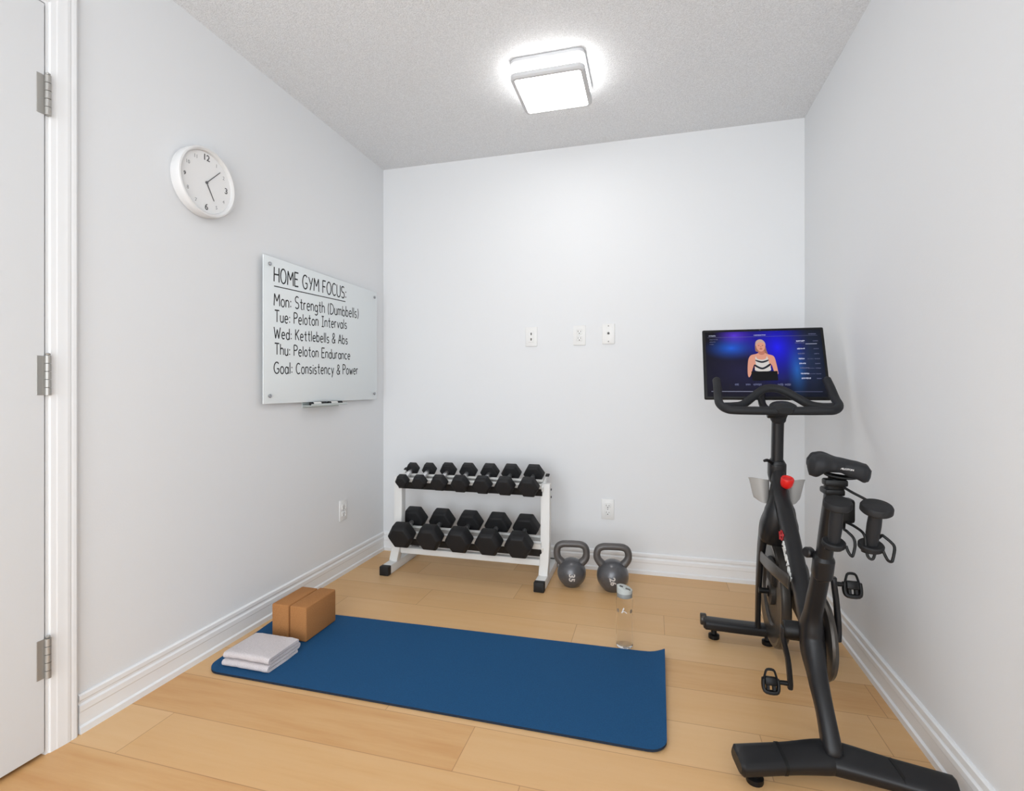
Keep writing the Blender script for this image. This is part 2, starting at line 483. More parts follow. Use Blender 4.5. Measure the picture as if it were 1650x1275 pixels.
ringed(f_, [(.0175, H - .062), (.0175, H - .083), (.022, H - .0875), (.04, H - .089)]).build('diffuser', M['lampglow'], lamp)['label'] = 'glowing white diffuser'

# ------------------------------------------------------------------ wall plates
def duplex(mb, mbs, c, ux, nrm):
    """one receptacle face with its slots: c centre, ux across, nrm out of the wall"""
    ux, nrm = Vector(ux), Vector(nrm); uz = Vector((0, 0, 1)); c = Vector(c)
    T = Matrix((ux.to_4d(), uz.to_4d(), nrm.to_4d(), (0, 0, 0, 1))).transposed()
    T = Matrix.Translation(c) @ Matrix(((ux.x, uz.x, nrm.x, 0), (ux.y, uz.y, nrm.y, 0), (ux.z, uz.z, nrm.z, 0), (0, 0, 0, 1)))
    mb.box(-.017, .017, -.0145, .0145, -.001, .0018, r=.004, seg=2, T=T)
    mbs.box(-.0085, -.0060, -.002, .0075, .0016, .0023, T=T).box(.0060, .0085, -.002, .0065, .0016, .0023, T=T)
    mbs.lathe([(0, 0), (.0032, 0), (.0032, .0007), (0, .0007)], 12, T @ Matrix.Translation((0, -.0085, .0016)))
def plate(name, label, c, ux, nrm, kind, group=None):
    ux, nrm, uz = Vector(ux), Vector(nrm), Vector((0, 0, 1))
    t = thing(name, label, 'outlet' if kind == 'duplex' else ('light switch' if kind == 'switch' else 'wall socket'), c, group)
    T = Matrix.Translation(c) @ Matrix(((ux.x, uz.x, nrm.x, 0), (ux.y, uz.y, nrm.y, 0), (ux.z, uz.z, nrm.z, 0), (0, 0, 0, 1)))
    MB().box(-.0355, .0355, -.0575, .0575, .0003, .0062, r=.0024, seg=2, T=T).build('cover_plate', M['plate'], t)
    if kind == 'duplex':
        for dz in (.0195, -.0195):
            a, b = MB(), MB(); duplex(a, b, Vector(c) + nrm * .0065 + uz * dz, ux, nrm)
            r = a.build('receptacle', M['plate'], t); b.build('slots', M['slot'], r)['label'] = 'dark plug slots'
        MB().lathe([(0, 0), (.003, 0), (.0024, .001), (0, .0012)], 12, T @ Matrix.Translation((0, 0, .006))).build('screw', M['steel'], t)
    elif kind == 'switch':
        MB().box(-.0165, .0165, -.033, .033, .004, .0085, r=.0015, seg=1, T=T).build('rocker', M['plate'], t)
        for dz in (.016, -.016):
            MB().box(-.004, .004, -.007, .007, .0075, .0105, r=.001, seg=1, T=T @ Matrix.Translation((0, dz, 0))).build('toggle', M['slot'], t)
    else:
        MB().lathe([(.0065, 0), (.0065, .004), (.0045, .0075), (.0032, .0075), (.0032, .002), (0, .002)], 16, T @ Matrix.Translation((0, .003, .006))).build('jack', M['screwdark'], t)['label'] = 'dark round jack'
        for dz in (.045, -.044):
            MB().lathe([(0, 0), (.0034, 0), (.0028, .0012), (0, .0014)], 12, T @ Matrix.Translation((0, dz, .006))).build('screw', M['slot'], t)
    return t
BX, BN = (1, 0, 0), (0, -1, 0)
plate('light_switch', 'white switch plate on the back wall, leftmost of the three in a row', (-.697, YB, 1.350), BX, BN, 'switch')
plate('wall_outlet', 'white outlet high on the back wall, between the switch plate and the jack plate', (-.410, YB, 1.351), BX, BN, 'duplex')
plate('jack_plate', 'white jack plate with one dark round hole, high on the back wall', (-.244, YB, 1.355), BX, BN, 'jack')
plate('wall_outlet', 'white outlet low on the back wall above the kettlebells', (-.248, YB, 0.351), BX, BN, 'duplex')
plate('wall_outlet', 'white outlet low on the left wall beside the dumbbell rack', (XL, 2.529, 0.359), (0, 1, 0), (1, 0, 0), 'duplex')

# ------------------------------------------------------------------ wall clock (left wall; right = +y, up = +z, out = +x)
CX, CY, CZ = XL, 1.583, 1.832
clock = thing('wall_clock', 'round white wall clock with grey numerals on the left wall', 'clock', (CX, CY, CZ))
Tc = Matrix.Translation((CX, CY, CZ)) @ Matrix(((0, 0, 1, 0), (1, 0, 0, 0), (0, 1, 0, 0), (0, 0, 0, 1)))
MB().lathe([(0, .0004), (.122, .0004), (.128, .006), (.1305, .030), (.1305, .043), (.128, .0475), (.122, .0485), (.1165, .044), (.1145, .0335), (0, .0335)], 72, Tc).build('rim', M['clockrim'], clock)
MB().lathe([(0, .0337), (.1143, .0337), (.1143, .0350), (0, .0350)], 64, Tc).build('dial', M['clockface'], clock)
for k in range(1, 13):
    a = R(30 * k); big = k % 3 == 0
    p = Tc @ Vector((math.sin(a) * .094, math.cos(a) * .094, .0352))
    nm = MB(); nm.text(str(k), .032 if big and k != 9 else .019, p, (0, 1, 0), (0, 0, 1), .0003, bold=0.0006 if big else 0.0)
    nm.build('numeral', M['clocknum' if big else 'clocknum2'], clock, smooth=0)
def hand(ang, ln, wd, z):
    a = R(ang); T = Tc @ Matrix.Rotation(-a, 4, 'Z')
    return MB().prism([(-wd, -.002), (wd, -.002), (wd * .7, ln), (-wd * .7, ln)], z, z + .0008, 'z', T=T)
hand(45, .088, .0016, .0375).build('minute_hand', M['clocknum'], clock, smooth=0)
hand(150, .069, .0021, .0362).build('hour_hand', M['clocknum'], clock, smooth=0)
MB().lathe([(0, .0352), (.005, .0352), (.005, .0395), (0, .04)], 20, Tc).build('hub', M['clocknum'], clock)

# ------------------------------------------------------------------ glass board with handwriting
B0, B1, BZ0, BZ1, BXF = 1.890, 2.855, 0.975, 1.637, XL + 0.027
board = thing('whiteboard', 'white glass board on the left wall with a handwritten weekly plan', 'whiteboard', (XL, (B0 + B1) / 2, (BZ0 + BZ1) / 2))
gb = MB().box(BXF - .005, BXF, B0, B1, BZ0, BZ1, r=.0015, seg=2)
gb.build('glass_panel', M['boardw'], board)
for yy, zz in ((B0 + .035, BZ1 - .035), (B1 - .035, BZ1 - .035), (B0 + .035, BZ0 + .035), (B1 - .035, BZ0 + .035)):
    MB().lathe([(0, .0003), (.007, .0003), (.007, .0295), (.0085, .030), (.0085, .034), (.007, .0355), (0, .036)], 20,
               Matrix.Translation((XL, yy, zz)) @ Matrix.Rotation(R(90), 4, 'Y')).build('standoff', M['steel'], board)['label'] = 'round steel standoff'
# marker tray
tr = MB().box(XL + .0005, XL + .004, 2.180, 2.487, .945, BZ0 + .02, r=.001, seg=1)
tr.box(XL + .002, XL + .058, 2.180, 2.487, .955, .959, r=.001, seg=1).box(XL + .056, XL + .058, 2.180, 2.487, .957, .966, r=.0006, seg=1)
tr.build('marker_tray', M['boardedge'], board)['label'] = 'small clear marker tray'
def marker(y0, y1, label, x):
    z = .959 + .0085
    t = thing('marker', label, 'marker', (x, (y0 + y1) / 2, .959), 'markers in the board tray')
    T = Z((0, 1, 0), (x, y0, z))
    L_ = y1 - y0
    MB().lathe([(0, 0), (.0075, .001), (.008, .003), (.008, L_ * .62), (0, L_ * .62)], 18, T).build('barrel', M['print'], t)
    MB().lathe([(0, L_ * .62), (.0084, L_ * .62), (.0082, L_ - .003), (.006, L_), (0, L_)], 18, T).build('cap', M['ink'], t)['label'] = 'black cap'
    MB().lathe([(0, -.001), (.0083, -.001), (.0083, .016), (0, .016)], 18, T).build('end_plug', M['ink'], t)
marker(2.190, 2.315, 'white whiteboard marker with black ends, nearest the door in the board tray', XL + .044)
marker(2.335, 2.455, 'white whiteboard marker with black ends, nearest the back wall in the board tray', XL + .044)

def arc(cx, cy, rx, ry, a0, a1, n=12):
    return [(cx + rx * math.cos(R(a0 + (a1 - a0) * k / n)), cy + ry * math.sin(R(a0 + (a1 - a0) * k / n))) for k in range(n + 1)]
XH = .62
GL = {
 'H': (.60, [[(0, 0), (.02, 1)], [(.6, 0), (.58, 1)], [(0, .5), (.6, .52)]]), 'O': (.68, [arc(.34, .5, .34, .5, 100, 460, 22)]),
 'M': (.74, [[(0, 0), (.06, 1), (.37, .38), (.68, 1), (.74, 0)]]), 'E': (.48, [[(.48, 1), (0, 1), (0, 0), (.48, .02)], [(0, .52), (.40, .52)]]),
 'G': (.66, [arc(.36, .5, .36, .5, 48, 318, 18) + [(.64, .42), (.38, .42)]]), 'Y': (.58, [[(0, 1), (.29, .5)], [(.58, 1), (.2, 0)]]),
 'F': (.46, [[(.46, 1), (0, 1), (0, 0)], [(0, .52), (.38, .52)]]), 'C': (.60, [arc(.34, .5, .34, .5, 50, 312, 18)]),
 'U': (.58, [[(0, 1), (0, .3)] + arc(.29, .3, .29, .3, 180, 360, 10) + [(.58, 1)]]),
 'S': (.54, [arc(.28, .745, .26, .255, 40, 262, 12) + arc(.26, .25, .27, .25, 82, -145, 12)]),
 'T': (.58, [[(0, 1), (.6, 1)], [(.3, 1), (.3, 0)]]), 'P': (.5, [[(0, 0), (0, 1)] + arc(.2, .75, .3, .25, 90, -90, 10) + [(0, .5)]]),
 'I': (.36, [[(0, 1), (.36, 1)], [(.18, 1), (.18, 0)], [(0, 0), (.36, 0)]]), 'W': (.84, [[(0, 1), (.2, 0), (.42, .8), (.62, 0), (.84, 1)]]),
 'K': (.54, [[(0, 0), (0, 1)], [(.52, 1), (0, .42)], [(.14, .56), (.54, 0)]]), 'A': (.62, [[(0, 0), (.31, 1), (.62, 0)], [(.12, .36), (.5, .36)]]),
 'D': (.6, [[(0, 0), (0, 1)] + arc(.12, .5, .48, .5, 90, -90, 14) + [(0, 0)]]),
 '&': (.56, [[(.56, 0), (.16, .66)] + arc(.28, .8, .16, .2, 210, -40, 10) + [(.08, .38)] + arc(.24, .22, .24, .22, 140, 340, 10) + [(.56, .42)]]),
 '(': (.22, [arc(.34, .42, .32, .66, 128, 232, 10)]), ')': (.22, [arc(-.12, .42, .32, .66, 52, -52, 10)]),
 ':': (.1, [[(.05, .06), (.06, .17)], [(.05, .48), (.06, .59)]]), ' ': (.22, []),
 'a': (.46, [arc(.22, .3, .22, .31, 40, 400, 16), [(.44, .62), (.44, .08), (.5, 0)]]), 'b': (.46, [[(0, 1), (0, 0)], arc(.22, .3, .22, .31, 180, -180, 16)]),
 'c': (.42, [arc(.23, .31, .23, .31, 50, 310, 14)]), 'd': (.46, [arc(.22, .3, .22, .31, 0, 360, 16), [(.44, 1), (.44, 0)]]),
 'e': (.45, [[(.02, .32), (.44, .34)] + arc(.23, .31, .22, .31, 8, 312, 16)]),
 'g': (.46, [arc(.22, .32, .22, .3, 40, 400, 16), [(.44, .62), (.44, -.12)] + arc(.22, -.12, .22, .2, 0, -150, 8)]),
 'h': (.44, [[(0, 1), (0, 0)], [(0, .34)] + arc(.21, .4, .21, .22, 180, 0, 8) + [(.42, 0)]]), 'i': (.06, [[(.03, .62), (.03, 0)], [(.03, .80), (.035, .89)]]),
 'l': (.06, [[(.03, 1), (.03, 0)]]), 'm': (.68, [[(0, .62), (0, 0)], [(0, .36)] + arc(.16, .42, .16, .2, 180, 0, 6) + [(.32, 0)], [(.32, .36)] + arc(.49, .42, .17, .2, 180, 0, 6) + [(.66, 0)]]),
 'n': (.42, [[(0, .62), (0, 0)], [(0, .36)] + arc(.2, .41, .2, .21, 180, 0, 8) + [(.4, 0)]]), 'o': (.46, [arc(.23, .31, .23, .31, 90, 450, 16)]),
 'r': (.3, [[(0, .62), (0, 0)], [(0, .36)] + arc(.18, .38, .18, .22, 170, 60, 6)]),
 's': (.36, [arc(.19, .46, .17, .16, 40, 262, 9) + arc(.17, .155, .18, .155, 82, -145, 9)]), 't': (.36, [[(.18, .95), (.18, .1), (.26, 0), (.34, .03)], [(0, .64), (.36, .64)]]),
 'u': (.42, [[(0, .62), (0, .2)] + arc(.2, .2, .2, .2, 180, 360, 8) + [(.4, .62)], [(.4, .3), (.41, 0)]]), 'v': (.4, [[(0, .62), (.2, 0), (.4, .62)]]),
 'w': (.62, [[(0, .62), (.15, 0), (.31, .5), (.47, 0), (.62, .62)]]), 'y': (.42, [[(0, .62), (.21, .02)], [(.42, .62), (.1, -.32)]]),
}
def handwrite(text, y0, y1, z0, z1, cap, pen, gap=.19):
    """strokes of a marker pen, lying on the glass"""
    wd = 0
    for ch in text: wd += GL[ch][0] + gap
    sx = (y1 - y0) / (wd - gap); mb = MB(); x = 0
    rnd = random.Random(hash(len(text)) + 5)
    for ch in text:
        gw, strokes = GL[ch]
        dz, sc = rnd.uniform(-.02, .02), rnd.uniform(.96, 1.05)
        for st in strokes:
            pts = []
            for px, pz in st:
                yy = y0 + (x + px) * sx; t = (yy - y0) / (y1 - y0)
                pts.append((BXF + .0003, yy, z0 + (z1 - z0) * t + (pz * sc + dz) * cap))
            run = [pts[0]]
            for q in range(1, len(pts)):
                run.append(pts[q])
                if q < len(pts) - 1:
                    d0 = Vector(pts[q]) - Vector(pts[q - 1]); d1 = Vector(pts[q + 1]) - Vector(pts[q])
                    if d0.length > 0 and d1.length > 0 and d0.angle(d1) > R(55):
                        mb.sweep(run, (pen, .0005), up=(1, 0, 0), seg=8, res=1); run = [pts[q]]
            mb.sweep(run, (pen, .0005), up=(1, 0, 0), seg=8, res=1)
        x += gw + gap
    return mb
for i_, (tx, y0, y1, z0, z1, cap, pen) in enumerate([
        ('HOME GYM FOCUS:', 1.956, 2.521, 1.528, 1.546, .064, .0034), ('Mon: Strength (Dumbbells)', 1.956, 2.646, 1.420, 1.452, .055, .0029),
        ('Tue: Peloton Intervals', 1.960, 2.527, 1.346, 1.376, .052, .0029), ('Wed: Kettlebells & Abs', 1.956, 2.535, 1.271, 1.290, .050, .0029),
        ('Thu: Peloton Endurance', 1.960, 2.560, 1.198, 1.206, .050, .0029), ('Goal: Consistency & Power', 1.956, 2.640, 1.112, 1.124, .052, .0029)]):
    hw = handwrite(tx, y0, y1, z0, z1, cap, pen)
    if i_ == 0: hw.sweep([(BXF + .0003, 1.956, 1.508), (BXF + .0003, 2.515, 1.527)], (.0022, .0005), up=(1, 0, 0), seg=8, res=1)
    hw.build('handwriting', M['ink'], board, smooth=0)

# ------------------------------------------------------------------ yoga mat
def make_mat():
    xl0, xl1 = (-1.592, 1.523), (-1.640, 2.045)     # left end: front, back
    xr0, xr1 = (.040, 1.526), (.046, 2.092)          # right end: front, back
    us = [0, .0006, .0015, .003, .006, .010, .016, .024, .034] + [.034 + (1 - .068) * k / 46 for k in range(1, 46)] + [1 - q for q in (.034, .024, .016, .010, .006, .003, .0015, .0006, 0)]
    nv = 28; Ln = 1.64; th = .0075
    rows = []
    for u in us:
        f0 = Vector((xl0[0] + (xr0[0] - xl0[0]) * u, xl0[1] + (xr0[1] - xl0[1]) * u, 0))
        b0 = Vector((xl1[0] + (xr1[0] - xl1[0]) * u, xl1[1] + (xr1[1] - xl1[1]) * u, 0))
        wdt = (b0 - f0).length
        def inset(r, d): return r - math.sqrt(max(0, r * r - (r - d) ** 2)) if d < r else 0
        dl, dr = u * Ln, (1 - u) * Ln
        fi = max(inset(.055, dl), inset(.045, dr)); bi = max(inset(.03, dl), inset(.004, dr))
        row = []
        for k in range(nv + 1):
            t = (fi + (wdt - fi - bi) * k / nv) / wdt
            p = f0.lerp(b0, t)
            z = .0006
            if dr < .075: z += .020 * (1 - dr / .075) ** 2 * (.35 + .65 * t ** 1.5)
            if dl < .05: z += .004 * (1 - dl / .05) ** 2
            z += .0004 * (1 + noise.noise(Vector((p.x * 5, p.y * 5, 1))))
            row.append((p.x, p.y, z))
        rows.append(row)
    vs = []; nu = len(rows); c = nv + 1
    for row in rows: vs += [(x, y, z + th) for x, y, z in row]
    for row in rows: vs += [(x, y, z) for x, y, z in row]
    o = nu * c; top, side = [], []
    for i in range(nu - 1):
        for k in range(nv):
            a = i * c + k; top.append([a, a + c, a + c + 1, a + 1])
            side.append([o + a, o + a + 1, o + a + c + 1, o + a + c])
    for k in range(nv):
        side.append([k, k + 1, o + k + 1, o + k]); a = (nu - 1) * c + k; side.append([a + 1, a, o + a, o + a + 1])
    for i in range(nu - 1):
        a = i * c; side.append([a + c, a, o + a, o + a + c]); a = i * c + nv; side.append([a, a + c, o + a + c, o + a])
    m_ = MB(); m_.add(vs, top); m_.cur = 1
    n0 = 0
    for f in side: m_.f.append(f); m_.mi.append(1)
    return m_
tag(make_mat().build('yoga_mat', [M['mat'], M['matedge']], smooth=40, base=(-.78, 1.8, 0)), 'blue yoga mat laid out on the wooden floor, right end curling up', 'yoga mat')

# ------------------------------------------------------------------ cork blocks
MT = .0093
tag(MB().box(-1.441, -1.361, 1.794, 1.998, MT, .1500, r=.006, seg=3).build('yoga_block', M['cork'], base=(-1.40, 1.905, MT)),
    'brown cork yoga block on the mat, the one away from the wall', 'yoga block', 'cork blocks on the mat')
tag(MB().box(-1.524, -1.4435, 1.790, 1.984, MT, .1515, r=.006, seg=3).build('yoga_block', M['cork'], base=(-1.483, 1.90, MT)),
    'brown cork yoga block on the mat, the one nearer the left wall', 'yoga block', 'cork blocks on the mat')

# ------------------------------------------------------------------ folded towel
def make_towel():
    x0, x1, y0, y1 = -1.548, -1.346, 1.562, 1.732
    th = .0054; lift = .0138
    path = []                                         # serpentine section in (y, z), folds at the front and the back
    z = MT + th + .0004
    for k in range(4):
        a, b = (y1 - .012, y0 + .008 + .003 * k) if k % 2 == 0 else (y0 + .008 + .003 * k, y1 - .010)
        seg = [(a + (b - a) * t / 10, z) for t in range(11)]
        path += seg
        if k < 3:
            sgn = -1 if k % 2 == 0 else 1
            path += [(b + sgn * .0068 * math.sin(R(q)), z + lift / 2 - lift / 2 * math.cos(R(q))) for q in (30, 60, 90, 120, 150)]
        z += lift
    nx = 26; vs, fs = [], []
    P = [Vector((0, p[0], p[1])) for p in path]; K = len(P)
    loop = []
    nrm = []
    for i in range(K):
        t = (P[min(i + 1, K - 1)] - P[max(i - 1, 0)]).normalized(); nrm.append(Vector((0, -t.z, t.y)))
    loop = [P[i] + nrm[i] * th for i in range(K)] + [P[i] - nrm[i] * th for i in range(K - 1, -1, -1)]
    m = len(loop)
    for k in range(nx + 1):
        t = k / nx; x = x0 + (x1 - x0) * t
        e = min(t, 1 - t) * (x1 - x0)
        for p in loop:
            s = noise.noise(Vector((x * 14, p.y * 14, p.z * 30)))
            s2 = noise.noise(Vector((x * 40, p.y * 30, p.z * 10 + 5)))
            hgt = (p.z - MT) / .05
            vs.append((x + (.004 * s * (1 if e < .02 else .3)) + .010 * (p.y - y0) / .17 * 0.5, p.y + .0025 * s2, max(MT + .0002, p.z + .0022 * s * hgt - (.003 * hgt * (1 - e / .03) if e < .03 else 0))))
    for k in range(nx):
        for i in range(m):
            j = (i + 1) % m; fs.append([k * m + i, k * m + j, (k + 1) * m + j, (k + 1) * m + i])
    for base in (0, nx * m):                            # end walls as quads across the cloth's thickness
        for i in range(K - 1):
            fs.append([base + i, base + i + 1, base + m - 2 - i, base + m - 1 - i])
    return MB().add(vs, fs)
tag(make_towel().build('folded_towel', M['towel'], smooth=60, base=(-1.447, 1.647, MT)), 'light grey towel folded in layers on the corner of the blue mat', 'towel')

# ------------------------------------------------------------------ dumbbell rack
rack = thing('dumbbell_rack', 'white two-tier steel dumbbell rack with black rails by the back wall', 'rack', (-1.0, 2.74, 0))
UPX = {0: -1.417, 1: -.553}
for i in (0, 1):
    x = UPX[i] if i else -1.419
    fx_ = -1.459 if i == 0 else -.562
    fx_ = x - .022 if i == 0 else x - .008
    f = MB().box(fx_ - .026, fx_ + .026, 2.585, 2.950, .001, .050, r=.003, seg=2).build('foot', M['rackwhite'], rack)
    MB().box(fx_ - .0275, fx_ + .0275, 2.560, 2.596, .0004, .0515, r=.004, seg=2).build('end_cap', M['rubber2'], f)['label'] = 'black end cap'
    MB().box(fx_ - .0275, fx_ + .0275, 2.940, 2.958, .0004, .0515, r=.004, seg=2).build('end_cap', M['rubber2'], f)['label'] = 'black end cap'
    u = MB().sweep([(fx_, 2.688, .048), (x, 2.698, .2), (x, 2.712, .532)], (.026, .026), up=(0, 1, 0), n=7, seg=24, res=4, round_caps=False)
    u = u.build('upright', M['rackwhite'], rack)
    for zz in (.50, .46):
        MB().lathe([(0, 0), (.006, 0), (.006, .004), (0, .005)], 6, Z((1 if i else -1, 0, 0), (x + (.026 if i else -.026), 2.712, zz))).build('bolt', M['screwdark'], u)
TIER = [((2.609, .471), 20.0, .205), ((2.582, .148), 16.0, .262)]
def tier_T(t):
    (y0, z0), a, _ = TIER[t]
    return Matrix.Translation((0, y0, z0)) @ Matrix.Rotation(R(a), 4, 'X')
RAIL = [(.068, .134, .0328), (.0925, .170, .0500)]          # v of the front and the rear rail, height of the handles' underside
for t in (0, 1):
    T = tier_T(t); v0, v1, wh_ = RAIL[t]
    r = MB().box(-1.408, -.572, v0, v0 + .004, .014, wh_, r=.001, seg=1, T=T).box(-1.408, -.572, v0, v0 + .022, wh_ - .004, wh_, r=.001, seg=1, T=T)
    r.build('front_rail', M['rackwhite'], rack)
    MB().box(-1.412, -.568, v0 - .003, v0 + .012, -.028, .014, r=.002, seg=1, T=T).build('rail_guard', M['rubber2'], rack)['label'] = 'black strip along the rail'
    r = MB().box(-1.408, -.572, v1, v1 + .004, -.020, wh_, r=.001, seg=1, T=T).box(-1.408, -.572, v1 - .018, v1 + .004, wh_ - .004, wh_, r=.001, seg=1, T=T)
    r.build('rear_rail', M['rackwhite'], rack)
    MB().box(-1.412, -.568, v1 + .0042, v1 + .0072, -.012, wh_ - .012, r=.001, seg=1, T=T).build('rail_guard', M['rubber2'], rack)['label'] = 'black strip along the rail'
    for sx_ in ((-1.428, -1.408), (-.570, -.549)):
        MB().box(sx_[0], sx_[1], v1 + .05, v1 + .075, .024, .031, r=.002, seg=1, T=T).build('rail_end', M['rubber2'], rack)
    for sx_ in (-1.414, -.566):
        MB().box(sx_ - .006, sx_ + .006, v0 - .002, v1 + .075, .0, .024, r=.002, seg=1, T=T).build('tier_bracket', M['rackwhite'], rack)
MB().box(-1.402, -.576, 2.682, 2.718, .094, .128, r=.003, seg=1).build('crossbar', M['rackwhite'], rack)

def hex_dumbbell(Rr, cc, ht, label, group, wc=None, rg=.0145):
    """axis along +y, resting on z = 0, front end at y = 0"""
    t = thing('dumbbell', label, 'dumbbell', (0, 0, 0), group)
    ap = Rr * math.cos(R(30))
    wc = wc or ap; ap = wc
    for s, yc in ((-1, ht / 2), (1, ht / 2 + cc)):
        def ringh(sc): return [(Rr * sc * math.cos(R(60 * k)), Rr * sc * math.sin(R(60 * k))) for k in range(6)]
        prof = [(.70, -ht / 2 * 1.0), (.80, -ht / 2 * .96), (1.0, -ht * .26), (1.0, ht * .30), (.86, ht * .5), (.70, ht * .5)]
        if s > 0: prof = [(a, -b) for a, b in prof][::-1]
        vs, fs = [], []
        for sc, y in prof: vs += [(x, yc + y, ap + z) for x, z in ringh(sc)]
        for a in range(len(prof) - 1):
            for k in range(6):
                j = (k + 1) % 6; fs.append([a * 6 + k, a * 6 + j, (a + 1) * 6 + j, (a + 1) * 6 + k])
        fs += [list(range(6)), list(range((len(prof) - 1) * 6, len(prof) * 6))]
        bm = bmesh.new(); bv = [bm.verts.new(v) for v in vs]
        for f in fs: bm.faces.new([bv[i] for i in f])
        bmesh.ops.bevel(bm, geom=list(bm.edges), offset=Rr * .05, segments=2, profile=.5, affect='EDGES')
        MB().bm(bm).build('head', M['rubber'], t, smooth=30)
    T = Z((0, 1, 0), (0, ht - .004, ap)); L_ = cc - ht + .008
    prof = [(0, 0)] + [(rg * (.86 + .22 * math.sin(math.pi * k / 12)), L_ * k / 12) for k in range(13)] + [(0, L_)]
    MB().lathe(prof, 20, T).build('handle', M['chrome'], t)['label'] = 'knurled chrome handle'
    return t
ORD = ['first', 'second', 'third', 'fourth', 'fifth', 'sixth', 'seventh']
big = None
xs = [-1.352, -1.182, -1.011, -.842, -.676]
for i, x in enumerate(xs):
    lb = ['leftmost large black hex dumbbell on the lower tier of the white rack'] + [
        'large black hex dumbbell on the lower tier, %s from the left' % q for q in ('second', 'third', 'fourth')] + ['rightmost large black hex dumbbell on the lower tier, nearest the kettlebells']
    if big is None:
        big = hex_dumbbell(.0765, .182, .086, lb[i], 'large dumbbells on the lower tier'); d = big
    else: d = copy_tree(big); d['label'] = lb[i]
    d.location = Vector((x, TIER[1][0][0], TIER[1][0][1])); d.rotation_euler = (R(TIER[1][1]), 0, R([1.5, 0, -.5, 0, .5][i]))
    if i: d.location.z += 0
xs = [-1.355, -1.250, -1.132, -1.010, -.882, -.757, -.628]
rad = [.040, .043, .0495, .0530, .0548, .0570, .0585]
lbs = ['smallest dumbbell on the upper tier, at the end next to the left wall', 'second smallest dumbbell on the upper tier, next to the smallest one'] + [
    'black hex dumbbell on the upper tier, %s from the left' % q for q in ('third', 'fourth', 'fifth', 'sixth')] + ['rightmost black hex dumbbell on the upper tier, the largest up there']
for i, x in enumerate(xs):
    d = hex_dumbbell(rad[i], .142, .048 + .012 * i / 6, lbs[i], 'small dumbbells on the upper tier', wc=.0470, rg=.0127)
    d.location = Vector((x, TIER[0][0][0], TIER[0][0][1])); d.rotation_euler = (R(TIER[0][1]), 0, 0)

# ------------------------------------------------------------------ kettlebells
def kettlebell(c, r, hw, top, rot, txt, tsize, trot, label):
    t = thing('kettlebell', label, 'kettlebell', (c[0], c[1], 0), 'kettlebells')
    C = Vector(c)
    prof = [(0, .0004), (r * .50, .0004), (r * .53, .002)]
    zc = r * .93
    for k in range(1, 25):
        a = R(-57 + (147) * k / 24); prof.append((max(0, r * math.cos(a)), zc + r * math.sin(a)))
    prof[-1] = (0, zc + r)
    MB().lathe(prof, 48, Matrix.Translation(C)).build('body', M['iron'], t)
    g = .0180; a = hw - g
    pts = [(-r * .62, zc + r * .62), (-a * .93, zc + r * .98), (-a, top - .058), (-a * .90, top - .031), (-a * .62, top - g - .001), (-a * .2, top - g + .001), (a * .2, top - g + .001), (a * .62, top - g - .001),
           (a * .90, top - .031), (a, top - .058), (a * .93, zc + r * .98), (r * .62, zc + r * .62)]
    Th = Matrix.Translation(C) @ Matrix.Rotation(R(rot), 4, 'Z')
    MB().sweep([(x, 0, z) for x, z in pts], [(.022, .021), (.0195, .0195)] + [(g, g)] * 8 + [(.0195, .0195), (.022, .021)], up=(0, 1, 0), seg=20, res=5, T=Th).build('handle', M['ironh'], t)
    # painted number, laid on the ball's front
    m_ = MB(); el = R(-4)
    m_.text(txt, tsize, (0, 0, 0), (1, 0, 0), (0, 1, 0), .0004, bold=.0012)
    ca, sa = math.cos(R(trot)), math.sin(R(trot))
    face = math.atan2(-C.y, -C.x)                       # towards the middle of the room's open side
    out = []
    for v in m_.v:
        x, y = v.x * ca - v.y * sa, v.x * sa + v.y * ca
        az = face + x / r; e = el + y / r; rr = r + .0004 + v.z
        out.append(C + Vector((rr * math.cos(e) * math.cos(az), rr * math.cos(e) * math.sin(az), zc + rr * math.sin(e))))
    m_.v = out
    m_.build('number', M['emboss'], t, smooth=0)['label'] = 'white painted number'
kettlebell((-.414, 2.706, 0), .0755, .0955, .236, 8, '35', .043, -92, 'grey kettlebell beside the rack, the one nearer the rack')
kettlebell((-.200, 2.702, 0), .0815, .0985, .240, 8, '26', .040, -78, 'grey kettlebell behind the water bottle, the one farther from the rack')

# ------------------------------------------------------------------ water bottle
bt = thing('water_bottle', 'clear plastic water bottle with grey lid behind the blue mat', 'bottle', (-.110, 2.128, 0))
Tb = Matrix.Translation((-.110, 2.128, 0))
rb = .0335
outer = [(0, .0006), (.026, .0006), (.031, .003), (rb, .009), (rb, .060), (.0330, .064), (.0330, .120), (rb, .124), (rb, .192), (.031, .1985), (.027, .2015)]
inner = [(.0255, .2015), (.0295, .1975), (.0318, .191), (.0318, .124), (.0313, .120), (.0313, .064), (.0318, .060), (.0318, .0135), (.028, .010), (.012, .0155), (0, .016)]
MB().lathe(outer + inner, 48, Tb).build('body', M['clear'], bt)['label'] = 'clear plastic body'
lid = MB().lathe([(0, .2018), (.0300, .2018), (.0305, .203), (.0305, .219), (.0285, .222), (0, .222)], 40, Tb).build('lid', M['lid'], bt)
